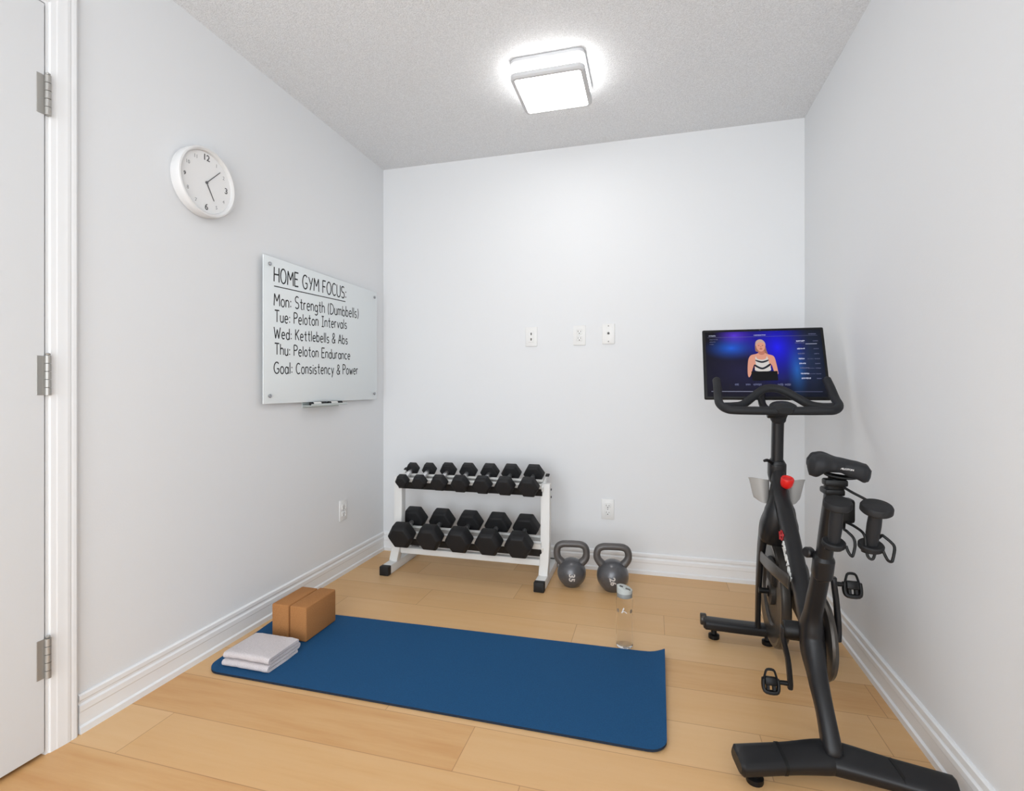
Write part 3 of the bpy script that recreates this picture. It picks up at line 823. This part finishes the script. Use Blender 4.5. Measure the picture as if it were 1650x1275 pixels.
# sloping light top of the lid with a spout and a carry notch
vs, fs = [], []
n = 40
for z_, sc in ((.2185, 1.0), (0, 1.0), (1, .86)):
    for k in range(n):
        a = 2 * math.pi * k / n; x, y = .0312 * math.cos(a) * sc, .0312 * math.sin(a) * sc
        slope = .2365 - .34 * x * .75 - .02 * y
        vs.append((x, y, z_ if z_ > .1 and z_ < .9 else slope + (.003 if z_ == 1 else 0)))
for a in range(2):
    for k in range(n):
        j = (k + 1) % n; fs.append([a * n + k, a * n + j, (a + 1) * n + j, (a + 1) * n + k])
fs += [list(range(n)), list(range(2 * n, 3 * n))]
MB().add(vs, fs, Tb).build('lid_top', M['lidlight'], bt)['label'] = 'pale sloping lid top'
MB().box(-.020, -.006, -.012, -.002, -.001, .0022, r=.001, seg=1, T=Tb @ Matrix.Translation((0, 0, .2395)) @ Matrix.Rotation(R(14.3), 4, 'Y')).build('vent', M['screwdark'], bt)
MB().box(.004, .024, -.020, -.008, -.001, .004, r=.0015, seg=1, T=Tb @ Matrix.Translation((0, 0, .2385)) @ Matrix.Rotation(R(14.3), 4, 'Y')).build('spout_catch', M['slot'], bt)
def on_cyl(mb, poly, az0, z0, r0):
    vs = [(r0 * math.cos(az0 + x / r0), r0 * math.sin(az0 + x / r0), z0 + z) for x, z in poly]
    mb.add(vs, [list(range(len(poly)))], Tb)
az = math.atan2(-2.128, .11)
dm = MB()
on_cyl(dm, [(-.013, 0), (-.008, 0), (-.0005, .020), (-.0045, .022)], az, .146, rb + .0003)
on_cyl(dm, [(-.001, .004), (.003, .004), (.011, -.004), (.006, -.004)], az, .150, rb + .0003)
on_cyl(dm, [(-.009, .003), (.002, .003), (.002, .006), (-.008, .006)], az, .148, rb + .0003)
dm.build('emblem', M['decal'], bt, smooth=0)['label'] = 'white printed emblem'
for s in (-1, 1):
    dk = MB(); on_cyl(dk, [(s * .0230, 0), (s * .034, 0), (s * .036, .007), (s * .034, .014), (s * .0245, .014)], az, .145, rb + .0003)
    dk.build('print', M['decaldark'], bt, smooth=0)

# ------------------------------------------------------------------ exercise bike
XC = .460
bike = thing('exercise_bike', 'black indoor exercise bike with a touchscreen showing a class, by the right wall', 'exercise bike', (XC, 1.9, 0))
# stabilizers
fs_ = MB().sweep([(.212, 2.292, .062), (.33, 2.296, .058), (.46, 2.300, .056), (.59, 2.296, .058), (.690, 2.292, .060)], (.034, .020), up=(0, 0, 1), n=4, seg=24, res=5)
fs_ = fs_.build('front_stabilizer', M['bike'], bike)
for x in (.247, .452, .672):
    MB().lathe([(0, .0004), (.021, .0004), (.022, .004), (.022, .016), (.012, .020), (.010, .042), (0, .042)], 20, Matrix.Translation((x, 2.294, 0))).build('foot_pad', M['bikeblack'], fs_)
for x in (.207, .697):
    MB().lathe([(0, -.012), (.021, -.012), (.024, -.009), (.024, .009), (.021, .012), (0, .012)], 24, Z((1, 0, 0), (x, 2.316, .066))).build('transport_wheel', M['bikegrey'], fs_)['label'] = 'grey transport wheel'
rs = MB().sweep([(.222, 1.478, .056), (.34, 1.515, .058), (.44, 1.545, .060), (.475, 1.547, .060), (.60, 1.523, .058), (.715, 1.500, .056)], [(.038, .0205)] * 2 + [(.042, .024)] * 2 + [(.038, .0205)] * 2, up=(0, -.35, 1), n=4, seg=24, res=5)
rs = rs.build('rear_stabilizer', M['bike'], bike)
for x, y in ((.262, 1.487), (.690, 1.500)):
    MB().lathe([(0, .0004), (.021, .0004), (.022, .004), (.022, .014), (.012, .018), (.010, .040), (0, .040)], 20, Matrix.Translation((x, y, 0))).build('foot_pad', M['bikeblack'], rs)
for x0, y0 in ((.330, 1.512), (.600, 1.523)):
    MB().sweep([(x0 - .004, y0 - .001, .058), (x0 + .004, y0 + .001, .058)], (.0392, .0217), up=(0, -.35, 1), n=4, seg=24, res=1, round_caps=False).build('cover_seam', M['bikeblack'], rs)
# main frame: rear post + seat tube, down tube, neck and fork
fm = MB()
fm.sweep([(XC + .004, 1.548, .070), (XC, 1.598, .150), (XC - .002, 1.655, .212), (XC, 1.712, .275), (XC, 1.722, .325), (XC, 1.700, .395), (XC, 1.645, .500), (XC, 1.612, .566)],
         [(.024, .030), (.022, .028), (.024, .032), (.031, .044), (.030, .042), (.0225, .028), (.0215, .025), (.0215, .025)], up=(0, 1, .3), n=3, seg=24, res=5)
fm.sweep([(XC, 1.708, .296), (XC + .001, 1.770, .334), (XC + .004, 1.835, .386), (XC + .006, 1.905, .446), (XC + .006, 1.985, .520), (XC + .003, 2.050, .590), (XC, 2.120, .655), (XC, 2.165, .735)],
         [(.026, .036), (.025, .036), (.024, .036), (.025, .040), (.026, .044), (.026, .042), (.026, .034), (.024, .028)], up=(0, -.7, 1), n=2.6, seg=24, res=5)
for s in (-1, 1):
    fm.sweep([(XC + s * .012, 2.130, .640), (XC + s * .030, 2.140, .580), (XC + s * .044, 2.155, .520), (XC + s * .049, 2.190, .440), (XC + s * .051, 2.225, .330), (XC + s * .049, 2.262, .200), (XC + s * .046, 2.288, .066)],
             [(.014, .022), (.016, .030), (.018, .036), (.013, .034), (.0105, .026), (.0095, .021), (.0095, .020)], up=(0, 1, .2), n=3, seg=18, res=5)
# the crown between the fork's legs, over the flywheel
fm.sweep([(XC, 2.150, .700), (XC, 2.134, .640), (XC, 2.124, .580), (XC, 2.132, .525), (XC, 2.150, .478)], [(.024, .030), (.033, .040), (.052, .050), (.064, .052), (.066, .044)], up=(0, 1, .2), n=3, seg=22, res=4)
frame = fm.build('frame', M['bike'], bike, smooth=50)
# chain-stay like strap from fork to frame, both sides
st = MB()
for s in (-1, 1):
    st.sweep([(XC + s * .054, 2.205, .392), (XC + s * .055, 2.10, .400), (XC + s * .052, 1.98, .412), (XC + s * .030, 1.86, .410)], (.004, .023), up=(0, 0, 1), n=4, seg=16, res=5)
st.build('side_stay', M['bikegrey'], bike)
# print on the down tube's left side
def tube_pt(t, side=-1.0, lift=.0):
    """a point on the left flank of the down tube; t 0 at the neck end .. 1 near the seat tube"""
    a, b = Vector((0, 2.075, .488)), Vector((0, 1.835, .360))
    return a.lerp(b, t)
dirv = Vector((0, 1.835 - 1.985, .386 - .520)).normalized()
upv = Vector((0, dirv.z, -dirv.y)).normalized()
upv = -upv if upv.z < 0 else upv
xf = XC - .0205
MB().text('PELOTON', .030, (xf - .001, 1.925, .4600), dirv, upv, .0022, bold=.0006, squash=1.05).build('brand_lettering', M['print'], bike, smooth=0)['label'] = 'white brand lettering'
lg = MB()
lc = Vector((xf - .0005, 1.998, .527))
Tl = Matrix(((0, 0, -1, lc.x), (dirv.y, upv.y, 0, lc.y), (dirv.z, upv.z, 0, lc.z), (0, 0, 0, 1)))
ringp = []
lg.lathe([(.0125, -.001), (.0185, -.001), (.0185, .0016), (.0125, .0016), (.0125, -.001)], 28, Tl)
lg.box(-.0035, .0035, -.030, .030, -.001, .0022, T=Tl @ Matrix.Rotation(R(-32), 4, 'Z'))
lg.box(-.014, .014, -.003, .003, -.001, .0022, T=Tl @ Matrix.Rotation(R(-32), 4, 'Z') @ Matrix.Translation((0, -.029, 0)))
lg.build('emblem', M['redlogo'], bike, smooth=0)['label'] = 'red printed emblem'
# flywheel
FWc = (XC, 2.215, .248)
fw = MB().lathe([(.125, -.017), (.196, -.017), (.203, -.012), (.205, 0), (.203, .012), (.196, .017), (.125, .017), (.120, .007), (.05, .006), (.05, .02), (.022, .022), (.022, -.022), (.05, -.02), (.05, -.006), (.120, -.007), (.125, -.017)], 72, Z((1, 0, 0), FWc))
fw.build('flywheel', M['bikegrey'], bike)
MB().lathe([(.186, -.0175), (.1955, -.0178), (.1955, -.0165), (.186, -.0165)], 72, Z((1, 0, 0), FWc)).build('flywheel_rim', M['wheelrim'], bike)['label'] = 'polished rim ring'
MB().lathe([(0, -.056), (.011, -.056), (.011, .056), (0, .056)], 20, Z((1, 0, 0), FWc)).build('axle', M['bikeblack'], bike)
# brake / resistance housing over the wheel
MB().box(XC - .030, XC + .030, 2.10, 2.20, .300, .395, r=.010, seg=2, T=None).build('resistance_unit', M['bikeblack'], bike)
# belt cover on the right
bc = MB().lathe([(0, -.011), (.110, -.011), (.123, -.009), (.126, -.002), (.121, .008), (.09, .011), (0, .011)], 64, Z((1, 0, 0), (XC + .050, 1.795, .275)))
bc.sweep([(XC + .050, 1.795, .285), (XC + .052, 2.0, .282), (XC + .054, 2.2, .262)], [(.010, .108), (.009, .080), (.008, .050)], up=(0, 0, 1), n=5, seg=20, res=5)
bc.build('belt_cover', M['bikegrey'], bike)
MB().lathe([(0, -.062), (.024, -.062), (.028, -.056), (.028, .084), (0, .084)], 28, Z((1, 0, 0), (XC, 1.795, .284))).build('bottom_bracket', M['bikeblack'], bike)
# cranks and pedals
def pedal(px, c, parent):
    m_ = MB()
    m_.lathe([(0, 0), (.0075, 0), (.0065, .04), (0, .04)], 14, Z((px, 0, 0), (c[0] - px * .056, c[1], c[2])))
    m_.build('spindle', M['bikeblack'], parent)
    p = MB()
    x, y, z = c
    ca, sa = math.cos(R(64)), math.sin(R(64))            # the platform hangs tipped, its cage upright
    T = Matrix.Translation(c) @ Matrix.Rotation(R(74), 4, 'X') @ Matrix.Diagonal((.78, 1, 1, 1))
    p.box(-.022, .022, -.012, .013, -.012, .012, r=.005, seg=2, T=T)
    p.sweep([(-.025, .004, 0), (-.020, .020, .002), (-.012, .033, .003), (.012, .033, .003), (.020, .020, .002), (.025, .004, 0)], (.0042, .0050), up=(0, 0, 1), seg=10, res=3, T=T)
    p.sweep([(-.027, .006, 0), (-.028, -.018, -.001), (-.019, -.031, 0), (.019, -.031, 0), (.028, -.018, -.001), (.027, .006, 0)], (.0070, .0095), up=(0, 0, 1), n=3, seg=12, res=3, T=T)
    p.box(-.018, -.005, -.030, -.008, -.008, .006, r=.002, seg=1, T=T).box(.005, .018, -.030, -.008, -.008, .006, r=.002, seg=1, T=T)
    p.build('pedal', M['bikeblack'], parent)
cl = MB().sweep([(XC - .058, 1.795, .290), (XC - .062, 1.795, .255), (XC - .048, 1.795, .190), (XC - .041, 1.797, .120), (XC - .041, 1.797, .098)], [(.010, .017), (.009, .015), (.008, .012), (.008, .0115), (.008, .010)], up=(0, 1, 0), n=3, seg=16, res=5)
cl = cl.build('crank_arm', M['bike'], bike)
pedal(-1, (.363, 1.797, .112), cl)
cr = MB().sweep([(XC + .090, 1.795, .270), (XC + .092, 1.795, .310), (XC + .088, 1.795, .380), (XC + .081, 1.794, .440), (XC + .080, 1.794, .460)], [(.010, .017), (.009, .015), (.008, .012), (.008, .0115), (.008, .010)], up=(0, 1, 0), n=3, seg=16, res=5)
cr = cr.build('crank_arm', M['bike'], bike)
pedal(1, (.590, 1.794, .442), cr)
# seat post and saddle
MB().sweep([(XC, 1.618, .545), (XC, 1.585, .640), (XC + .002, 1.548, .748), (XC + .002, 1.540, .772)], (.0195, .022), up=(0, 1, 0), n=3, seg=20, res=4).build('seat_post', M['bike'], bike)
cm = MB().sweep([(XC, 1.626, .522), (XC, 1.608, .575)], (.0255, .029), up=(0, 1, 0), n=3, seg=20, res=2)
cm = cm.build('seat_clamp', M['bike'], bike)
MB().lathe([(0, 0), (.013, 0), (.015, .003), (.015, .018), (.012, .022), (0, .022)], 18, Z((-.9, -.5, .1), (XC - .022, 1.64, .578))).build('adjuster_knob', M['bike'], cm)
sp = MB().box(XC - .022, XC + .024, 1.515, 1.572, .765, .782, r=.005, seg=2)
sp.sweep([(XC + .0, 1.54, .775), (XC + .008, 1.535, .795), (XC + .010, 1.53, .806)], (.022, .020), up=(0, 1, 0), n=3, seg=16, res=3)
sp.box(XC - .024, XC + .030, 1.512, 1.548, .790, .808, r=.005, seg=2)
sp.build('saddle_clamp', M['bikeblack'], bike)
# saddle: tail with two wings on the left, drooping nose to the right
sd = Vector((.968, -.22, -.105)).normalized(); SO = Vector((.402, 1.552, .852))
sside = Vector((0, 0, 1)).cross(sd).normalized()          # towards the back wall
sup = sd.cross(sside).normalized()
def saddle():
    L_ = .146; nl = 36; na = 40; vs, fs = [], []
    def lerp_tab(tab, t):
        for (t0, v0), (t1, v1) in zip(tab, tab[1:]):
            if t <= t1:
                q = (t - t0) / (t1 - t0); q = q * q * (3 - 2 * q); return v0 + (v1 - v0) * q
        return tab[-1][1]
    wt = [(0, .030), (.05, .052), (.14, .064), (.25, .064), (.42, .050), (.62, .034), (.85, .030), (.94, .025), (.98, .018), (1, .008)]   # half width
    ct = [(0, .008), (.08, .024), (.22, .029), (.5, .020), (.75, .017), (.92, .013), (.98, .003), (1, -.006)]                          # top
    bt_ = [(0, -.026), (.06, -.046), (.16, -.048), (.34, -.028), (.52, -.025), (.70, -.036), (.9, -.042), (.98, -.034), (1, -.022)]     # skirt
    for i in range(nl + 1):
        t = i / nl
        w_, top, bot = lerp_tab(wt, t), lerp_tab(ct, t), lerp_tab(bt_, t)
        for k in range(na):
            a = 2 * math.pi * k / na; c, s_ = math.cos(a), math.sin(a)
            q = (abs(c) ** 2.3 + abs(s_) ** 2.3) ** (-1 / 2.3)
            y = w_ * c * q
            z = (top if s_ >= 0 else -bot) * s_ * q if s_ >= 0 else -(-bot) * abs(s_) * q
            if s_ >= 0: z -= .022 * math.exp(-(y / .013) ** 2) * max(0, 1 - t / .5)           # channel between the wings
            else: z += .016 * math.exp(-(y / (w_ * .55)) ** 2) * (1 if t < .8 else max(0, (1 - t) / .2))  # hollow underside
            notch = .030 * math.exp(-(y / .015) ** 2) * max(0, 1 - t / .22)
            vs.append(SO + sd * (t * L_ + notch) + sside * y + sup * z)
    for i in range(nl):
        for k in range(na):
            j = (k + 1) % na; fs.append([i * na + k, i * na + j, (i + 1) * na + j, (i + 1) * na + k])
    for base in (0, nl * na):
        h2 = na // 2
        for k in range(h2 - 1):
            fs.append([base + k + 0, base + k + 1, base + (na - 1 - k) % na, base + (na - k) % na] if k else [base, base + 1, base + na - 1])
        fs.append([base + h2 - 1, base + h2, base + h2 + 1])
    return MB().add(vs, fs)
sa_ = saddle().build('saddle', M['bikegrip'], bike, smooth=60)
rl = MB()
for s in (-1, 1):
    pts = [SO + sd * .035 + sside * (s * .026) + sup * -.014, SO + sd * .050 + sside * (s * .022) + sup * -.028, SO + sd * .090 + sside * (s * .020) + sup * -.030, SO + sd * .118 + sside * (s * .014) + sup * -.024, SO + sd * .136 + sside * (s * .008) + sup * -.012]
    rl.sweep(pts, (.0034, .0034), seg=10, res=4)
rl.build('saddle_rails', M['bikeblack'], sa_)
tb = MB(); tb.text('PELOTON', .0068, SO + sd * .090 - sside * .0355 + sup * -.004, sd + sside * .22, sup + sside * .05, .0026)
tb.build('saddle_lettering', M['decal'], sa_, smooth=0)['label'] = 'small white lettering'
# holder of bent wire behind the saddle
wh = MB()
wh.box(XC - .004, XC + .040, 1.492, 1.530, .700, .762, r=.008, seg=2)
W1, W2 = Vector((.446, 1.447, 0)), Vector((.529, 1.452, 0))
def wire(pts): wh.sweep(pts, (.0034, .0034), seg=10, res=5)
wire([(XC + .012, 1.53, .795), (.490, 1.500, .782), (.524, 1.478, .762), (.526, 1.474, .745), (.521, 1.478, .700), (.520, 1.480, .676), (.528, 1.476, .666)])
wire([(.474, 1.50, .705), (.492, 1.475, .698), (.505, 1.455, .684), (.507, 1.450, .650), (.511, 1.446, .632), (.520, 1.444, .630), (.526, 1.446, .650)])
wire([(.546, 1.462, .685), (.560, 1.452, .672), (.566, 1.446, .660), (.560, 1.440, .634), (.556, 1.438, .628), (.548, 1.438, .632), (.540, 1.442, .652)])
wire([(.468, 1.462, .690), (.480, 1.452, .676), (.482, 1.446, .660), (.476, 1.440, .638), (.472, 1.438, .634), (.466, 1.440, .642), (.462, 1.444, .656)])
wire([(.474, 1.495, .70), (.468, 1.478, .69), (.468, 1.462, .690)])
wire([(.528, 1.476, .666), (.54, 1.468, .675), (.546, 1.462, .685)])
for c_, r_ in ((Vector((.4397, 1.4665, .6420)), .019), (Vector((.5217, 1.4675, .6420)), .019)):
    wh.lathe([(0, -.003), (r_, -.003), (r_, 0), (0, 0)], 24, Matrix.Translation(c_))
wh.build('weight_holder', M['bikeblack'], bike)
# handlebar post
hpost = MB().sweep([(XC, 2.172, .700), (XC, 2.165, .80), (XC, 2.158, .88), (XC, 2.150, .945)], (.0205, .024), up=(0, 1, 0), n=3, seg=20, res=4)
hpost.build('handlebar_post', M['bike'], bike)
hc = MB().sweep([(XC, 2.178, .690), (XC, 2.172, .715), (XC, 2.168, .755), (XC, 2.166, .765)], [(.026, .031), (.031, .036), (.031, .036), (.027, .031)], up=(0, 1, 0), n=3, seg=24, res=4)
hc = hc.build('post_clamp', M['bike'], bike)
MB().sweep([(XC - .022, 2.145, .762), (XC - .040, 2.135, .772), (XC - .052, 2.132, .770)], [(.008, .006), (.009, .006), (.006, .005)], seg=12, res=4).build('adjuster_lever', M['bikeblack'], hc)
MB().lathe([(0, 0), (.007, 0), (.007, .045), (0, .045)], 14, Z((.1, -.30, 1), (XC + .012, 2.118, .640))).build('knob_stem', M['bikeblack'], bike)
kb_ = MB().lathe([(0, 0), (.012, 0), (.0185, .006), (.0215, .016), (.0225, .036), (.020, .040), (.014, .0395), (.012, .037), (0, .037)], 28, Z((.1, -.40, 1), (XC + .0165, 2.106, .678)))
kb_.build('resistance_knob', M['red'], bike)['label'] = 'red resistance knob'
# bottle holders either side of the neck
for s in (-1, 1):
    m_ = MB(); vs, fs = [], []
    nu, nv = 10, 8
    for layer in (0, 1):
        for i in range(nu + 1):
            a = i / nu; xo = .028 + .062 * a
            for k in range(nv + 1):
                b = k / nv
                zz = .605 + .088 * b + .014 * b * a
                flare = .010 * b * a
                yy = 2.180 - .030 * math.sin(math.pi * (.15 + .85 * a)) - layer * .0035
                vs.append((XC + s * (xo + flare - (.012 * (1 - b) * a)), yy, zz + .016 * (1 - min(1, b * 4)) ** 2 * a ** 3 - .010 * max(0, b * 4 - 3) ** 2 * a ** 4))
    c = nv + 1; o = (nu + 1) * c
    for i in range(nu):
        for k in range(nv):
            a = i * c + k
            fs += [[a, a + 1, a + c + 1, a + c], [o + a, o + a + c, o + a + c + 1, o + a + 1]]
    edge = [k for k in range(c)] + [i * c + nv for i in range(1, nu + 1)] + [nu * c + k for k in range(nv - 1, -1, -1)] + [i * c for i in range(nu - 1, 0, -1)]
    for q in range(len(edge)):
        a, b = edge[q], edge[(q + 1) % len(edge)]; fs.append([a, b, o + b, o + a])
    m_.add(vs, fs)
    m_.build('bottle_holder', M['tray'], bike, smooth=50)['label'] = 'pale grey bottle holder'
# handlebar
hb = MB()
zb = .968
hb.sweep([(.2475, 2.205, 1.078), (.2465, 2.170, 1.050), (.245, 2.130, 1.010), (.247, 2.092, .985), (.268, 2.060, .968), (.31, 2.050, .964), (.46, 2.050, .964), (.59, 2.050, .966), (.625, 2.060, .969), (.646, 2.092, .983), (.648, 2.135, 1.006), (.647, 2.185, 1.048), (.646, 2.225, 1.078)],
         (.0155, .0155), up=(.3, 0, 1), seg=18, res=6)
hb.sweep([(.262, 2.100, .976), (.300, 2.120, .977), (.335, 2.140, .983), (.375, 2.165, 1.012), (.412, 2.178, 1.040), (.450, 2.182, 1.046), (.490, 2.178, 1.034), (.530, 2.165, 1.008), (.565, 2.145, .985), (.600, 2.125, .977), (.640, 2.100, .978)],
         (.0155, .0155), up=(0, 1, .2), seg=18, res=6)
hb.build('handlebar', M['bikegrip'], bike, smooth=60)
stm = MB().sweep([(XC, 2.150, .925), (XC, 2.140, .952), (XC, 2.110, .972), (XC, 2.060, .972), (XC, 2.036, .966)], [(.026, .028), (.030, .030), (.040, .026), (.045, .022), (.030, .014)], up=(0, -.6, 1), n=2.6, seg=22, res=4)
stm.build('handlebar_stem', M['bikegrip'], bike)
MB().lathe([(0, -.02), (.013, -.02), (.015, -.017), (.015, .017), (.013, .02), (0, .02)], 20, Z((1, 0, 0), (.425, 2.062, .951))).build('clamp_lever', M['bikeblack'], bike)
# touchscreen
S0 = Vector((.4485, 2.300, 1.000)); SL = Vector((1, 0, 0)); SU = Vector((0, .107, .302)).normalized(); SN = SL.cross(SU)   # SN points at the rider
if SN.y > 0: SN = -SN
HW, HH = .2375, .160                                             # half width, half height
SCc = S0 + SU * (HH)
def S(u, v, d=0.0):
    """u right 0..1, v down 0..1 on the display glass, d out of it"""
    return SCc + SL * ((u - .5) * 2 * HW) + SU * ((.5 - v) * 2 * HH) + SN * d
Ts = Matrix(((SL.x, SU.x, SN.x, SCc.x), (SL.y, SU.y, SN.y, SCc.y), (SL.z, SU.z, SN.z, SCc.z), (0, 0, 0, 1)))
hs = MB().box(-HW, HW, -HH, HH, -.016, 0, r=.006, seg=3, T=Ts).box(-.12, .12, -.09, .10, -.038, -.012, r=.012, seg=3, T=Ts)
scr = hs.build('touchscreen', M['bikeblack'], bike)
dp = MB().add([S(.025, .965, .0006), S(.975, .965, .0006), S(.975, .04, .0006), S(.025, .04, .0006)], [[0, 1, 2, 3]])
dpo = dp.build('display', M['display'], scr, smooth=0)
dpo['label'] = 'lit display with a blue studio picture'
uvl = dpo.data.uv_layers.new(name='UVMap')
cu = {0: (0.025, .035), 1: (.975, .035), 2: (.975, .96), 3: (.025, .96)}
for lp in dpo.data.loops: uvl.data[lp.index].uv = cu[lp.vertex_index]
def smooth_poly(pts, res=5):
    out = []; n = len(pts)
    for i in range(n):
        p0, p1, p2, p3 = [Vector((*pts[(i + q) % n], 0)) for q in (-1, 0, 1, 2)]
        for k in range(res):
            t = k / res
            q = 0.5 * ((2 * p1) + (p2 - p0) * t + (2 * p0 - 5 * p1 + 4 * p2 - p3) * t * t + (3 * p1 - p0 - 3 * p2 + p3) * t ** 3)
            out.append((q.x, q.y))
    return out
pic = MB(); slots = ['skin', 'skin2', 'hair', 'hairlight', 'top', 'band', 'tablet', 'lip', 'eye']
def shape(pts, slot, d, sm=True):
    pic.cur = slots.index(slot)
    pp = smooth_poly(pts) if sm else pts
    pic.add([S(u, v, d) for u, v in pp], [list(range(len(pp)))])
shape([(.440, .24), (.450, .185), (.475, .165), (.505, .18), (.522, .24), (.530, .32), (.545, .40), (.552, .48), (.545, .55), (.528, .50), (.515, .42), (.500, .36), (.455, .34), (.440, .32)], 'hair', .0010)
shape([(.385, .42), (.405, .385), (.445, .37), (.468, .355), (.510, .355), (.535, .375), (.575, .395), (.592, .43), (.602, .52), (.610, .62), (.608, .655), (.585, .66), (.575, .60), (.560, .52), (.540, .60), (.435, .60), (.425, .52), (.408, .58), (.392, .66), (.375, .70), (.366, .66), (.368, .56), (.375, .47)], 'skin', .0012)
shape([(.466, .37), (.490, .385), (.512, .37), (.512, .33), (.466, .33)], 'skin2', .0014)
shape([(.448, .24), (.455, .205), (.485, .19), (.515, .205), (.521, .24), (.518, .29), (.505, .325), (.486, .338), (.466, .325), (.452, .29)], 'skin', .0016)
shape([(.444, .255), (.447, .20), (.470, .165), (.500, .168), (.522, .21), (.525, .26), (.515, .222), (.485, .205), (.458, .225), (.450, .25)], 'hairlight', .0018)
shape([(.432, .61), (.436, .53), (.434, .46), (.440, .405), (.450, .44), (.487, .455), (.520, .44), (.530, .405), (.540, .46), (.545, .53), (.548, .61)], 'top', .0016)
shape([(.428, .52), (.487, .565), (.550, .51), (.550, .54), (.487, .592), (.430, .55)], 'band', .0018)
shape([(.437, .455), (.487, .475), (.538, .455), (.536, .475), (.487, .50), (.440, .475)], 'band', .0018)
shape([(.395, .62), (.605, .615), (.605, .745), (.400, .75)], 'tablet', .0020, False)
shape([(.474, .299), (.486, .294), (.499, .299), (.486, .307)], 'lip', .0019)
shape([(.463, .251), (.470, .247), (.477, .252), (.470, .256)], 'eye', .0019)
shape([(.494, .252), (.501, .247), (.508, .251), (.501, .256)], 'eye', .0019)
shape([(.484, .262), (.489, .262), (.491, .280), (.482, .280)], 'skin2', .0018)
pic.build('instructor_picture', [M['px_' + s] for s in slots], scr, smooth=0)['label'] = 'picture of a person in a white sports top riding'
def bar(mb, u0, u1, v0, v1, d=.0010): mb.add([S(u0, v1, d), S(u1, v1, d), S(u1, v0, d), S(u0, v0, d)], [[0, 1, 2, 3]])
rnd = random.Random(3)
ui, uid = 'px_ui', 'px_uidim'
def words(m_, u0, u1, v, h):
    """a line of small print too fine to read"""
    mb = MB(); u = u0
    while u < u1 - .004:
        w_ = rnd.uniform(.003, .008); bar(mb, u, min(u1, u + w_), v - h / 2 * rnd.uniform(.5, 1), v + h / 2 * rnd.uniform(.5, 1)); u += w_ + .002
    mb.build('screen_text', M[m_], scr, smooth=0)
def rule(m_, u0, u1, v0, v1, d=.0010):
    mb = MB(); bar(mb, u0, u1, v0, v1, d); mb.build('screen_line', M[m_], scr, smooth=0)
rule(uid, .045, .945, .118, .122); words(ui, .055, .115, .095, .016); words(uid, .06, .13, .15, .012); words(uid, .06, .11, .185, .012); words(uid, .06, .10, .22, .010)
words(ui, .435, .535, .098, .014); words(uid, .875, .935, .098, .018)
rule(ui, .845, .935, .236, .242); words(uid, .765, .84, .222, .014)
for k, v in enumerate((.195, .305, .375, .445, .512, .575, .652, .715)):
    words(ui if k % 3 != 2 else uid, .775 + .002 * k, .775 + .002 * k + rnd.uniform(.045, .075), v, .022)
    words(uid, .905, .945, v + .004, .013)
    if k in (3, 5, 6): words(uid, .85, .90, v + .004, .008)
for u0, u1 in ((.255, .292), (.345, .385), (.405, .47), (.60, .645), (.655, .705)): words(uid, u0, u1, .80, .034)
rule(uid, .06, .94, .893, .898); rule(ui, .06, .5, .8935, .8975, .0013)
MB().lathe([(0, 0), (.003, 0), (.003, .0008), (0, .0008)], 14, Z(SN, S(.49, .022, 0))).build('camera_lens', M['bikegrey'], scr)
sm_ = MB().sweep([(.452, 2.155, .94), (.440, 2.20, .955), (.425, 2.26, .985), (.440, 2.345, 1.06), (.4485, 2.372, 1.10)], [(.014, .014)] * 4 + [(.016, .016)], up=(0, 1, 0), seg=16, res=5)
sm_.build('screen_arm', M['bikeblack'], bike)

# light round hand weights standing in the wire holder
def hand_weight(base, top, rt, rbm, label):
    base, top = Vector(base), Vector(top)
    t = thing('hand_weight', label, 'dumbbell', tuple(base), 'hand weights in the bike holder')
    ax = (top - base); L_ = ax.length; T = Z(ax, base)
    MB().lathe([(0, 0), (rbm * .92, 0), (rbm, .003), (rbm, .011), (rbm * .9, .014), (0, .014)], 32, T).build('head', M['rubber'], t)
    MB().lathe([(0, .0135), (.0135, .0135), (.0150, L_ * .35), (.0155, L_ * .55), (.0140, L_ - .019), (0, L_ - .019)], 24, T).build('handle', M['bikegrip'], t)
    MB().lathe([(0, L_ - .0195), (rt * .9, L_ - .0195), (rt, L_ - .016), (rt, L_ - .005), (rt * .93, L_ - .001), (rt * .6, L_), (0, L_ - .0008)], 32, T).build('head', M['rubber'], t)
hand_weight((.4395, 1.462, .6500), (.4380, 1.424, .7720), .0315, .0265, 'black hand weight in the wire holder, against the seat post')
hand_weight((.5215, 1.463, .6500), (.5215, 1.425, .7660), .0345, .0280, 'black hand weight in the wire holder, nearer the right wall')
for o in bpy.data.objects:
    if '_w' in o: del o['_w']
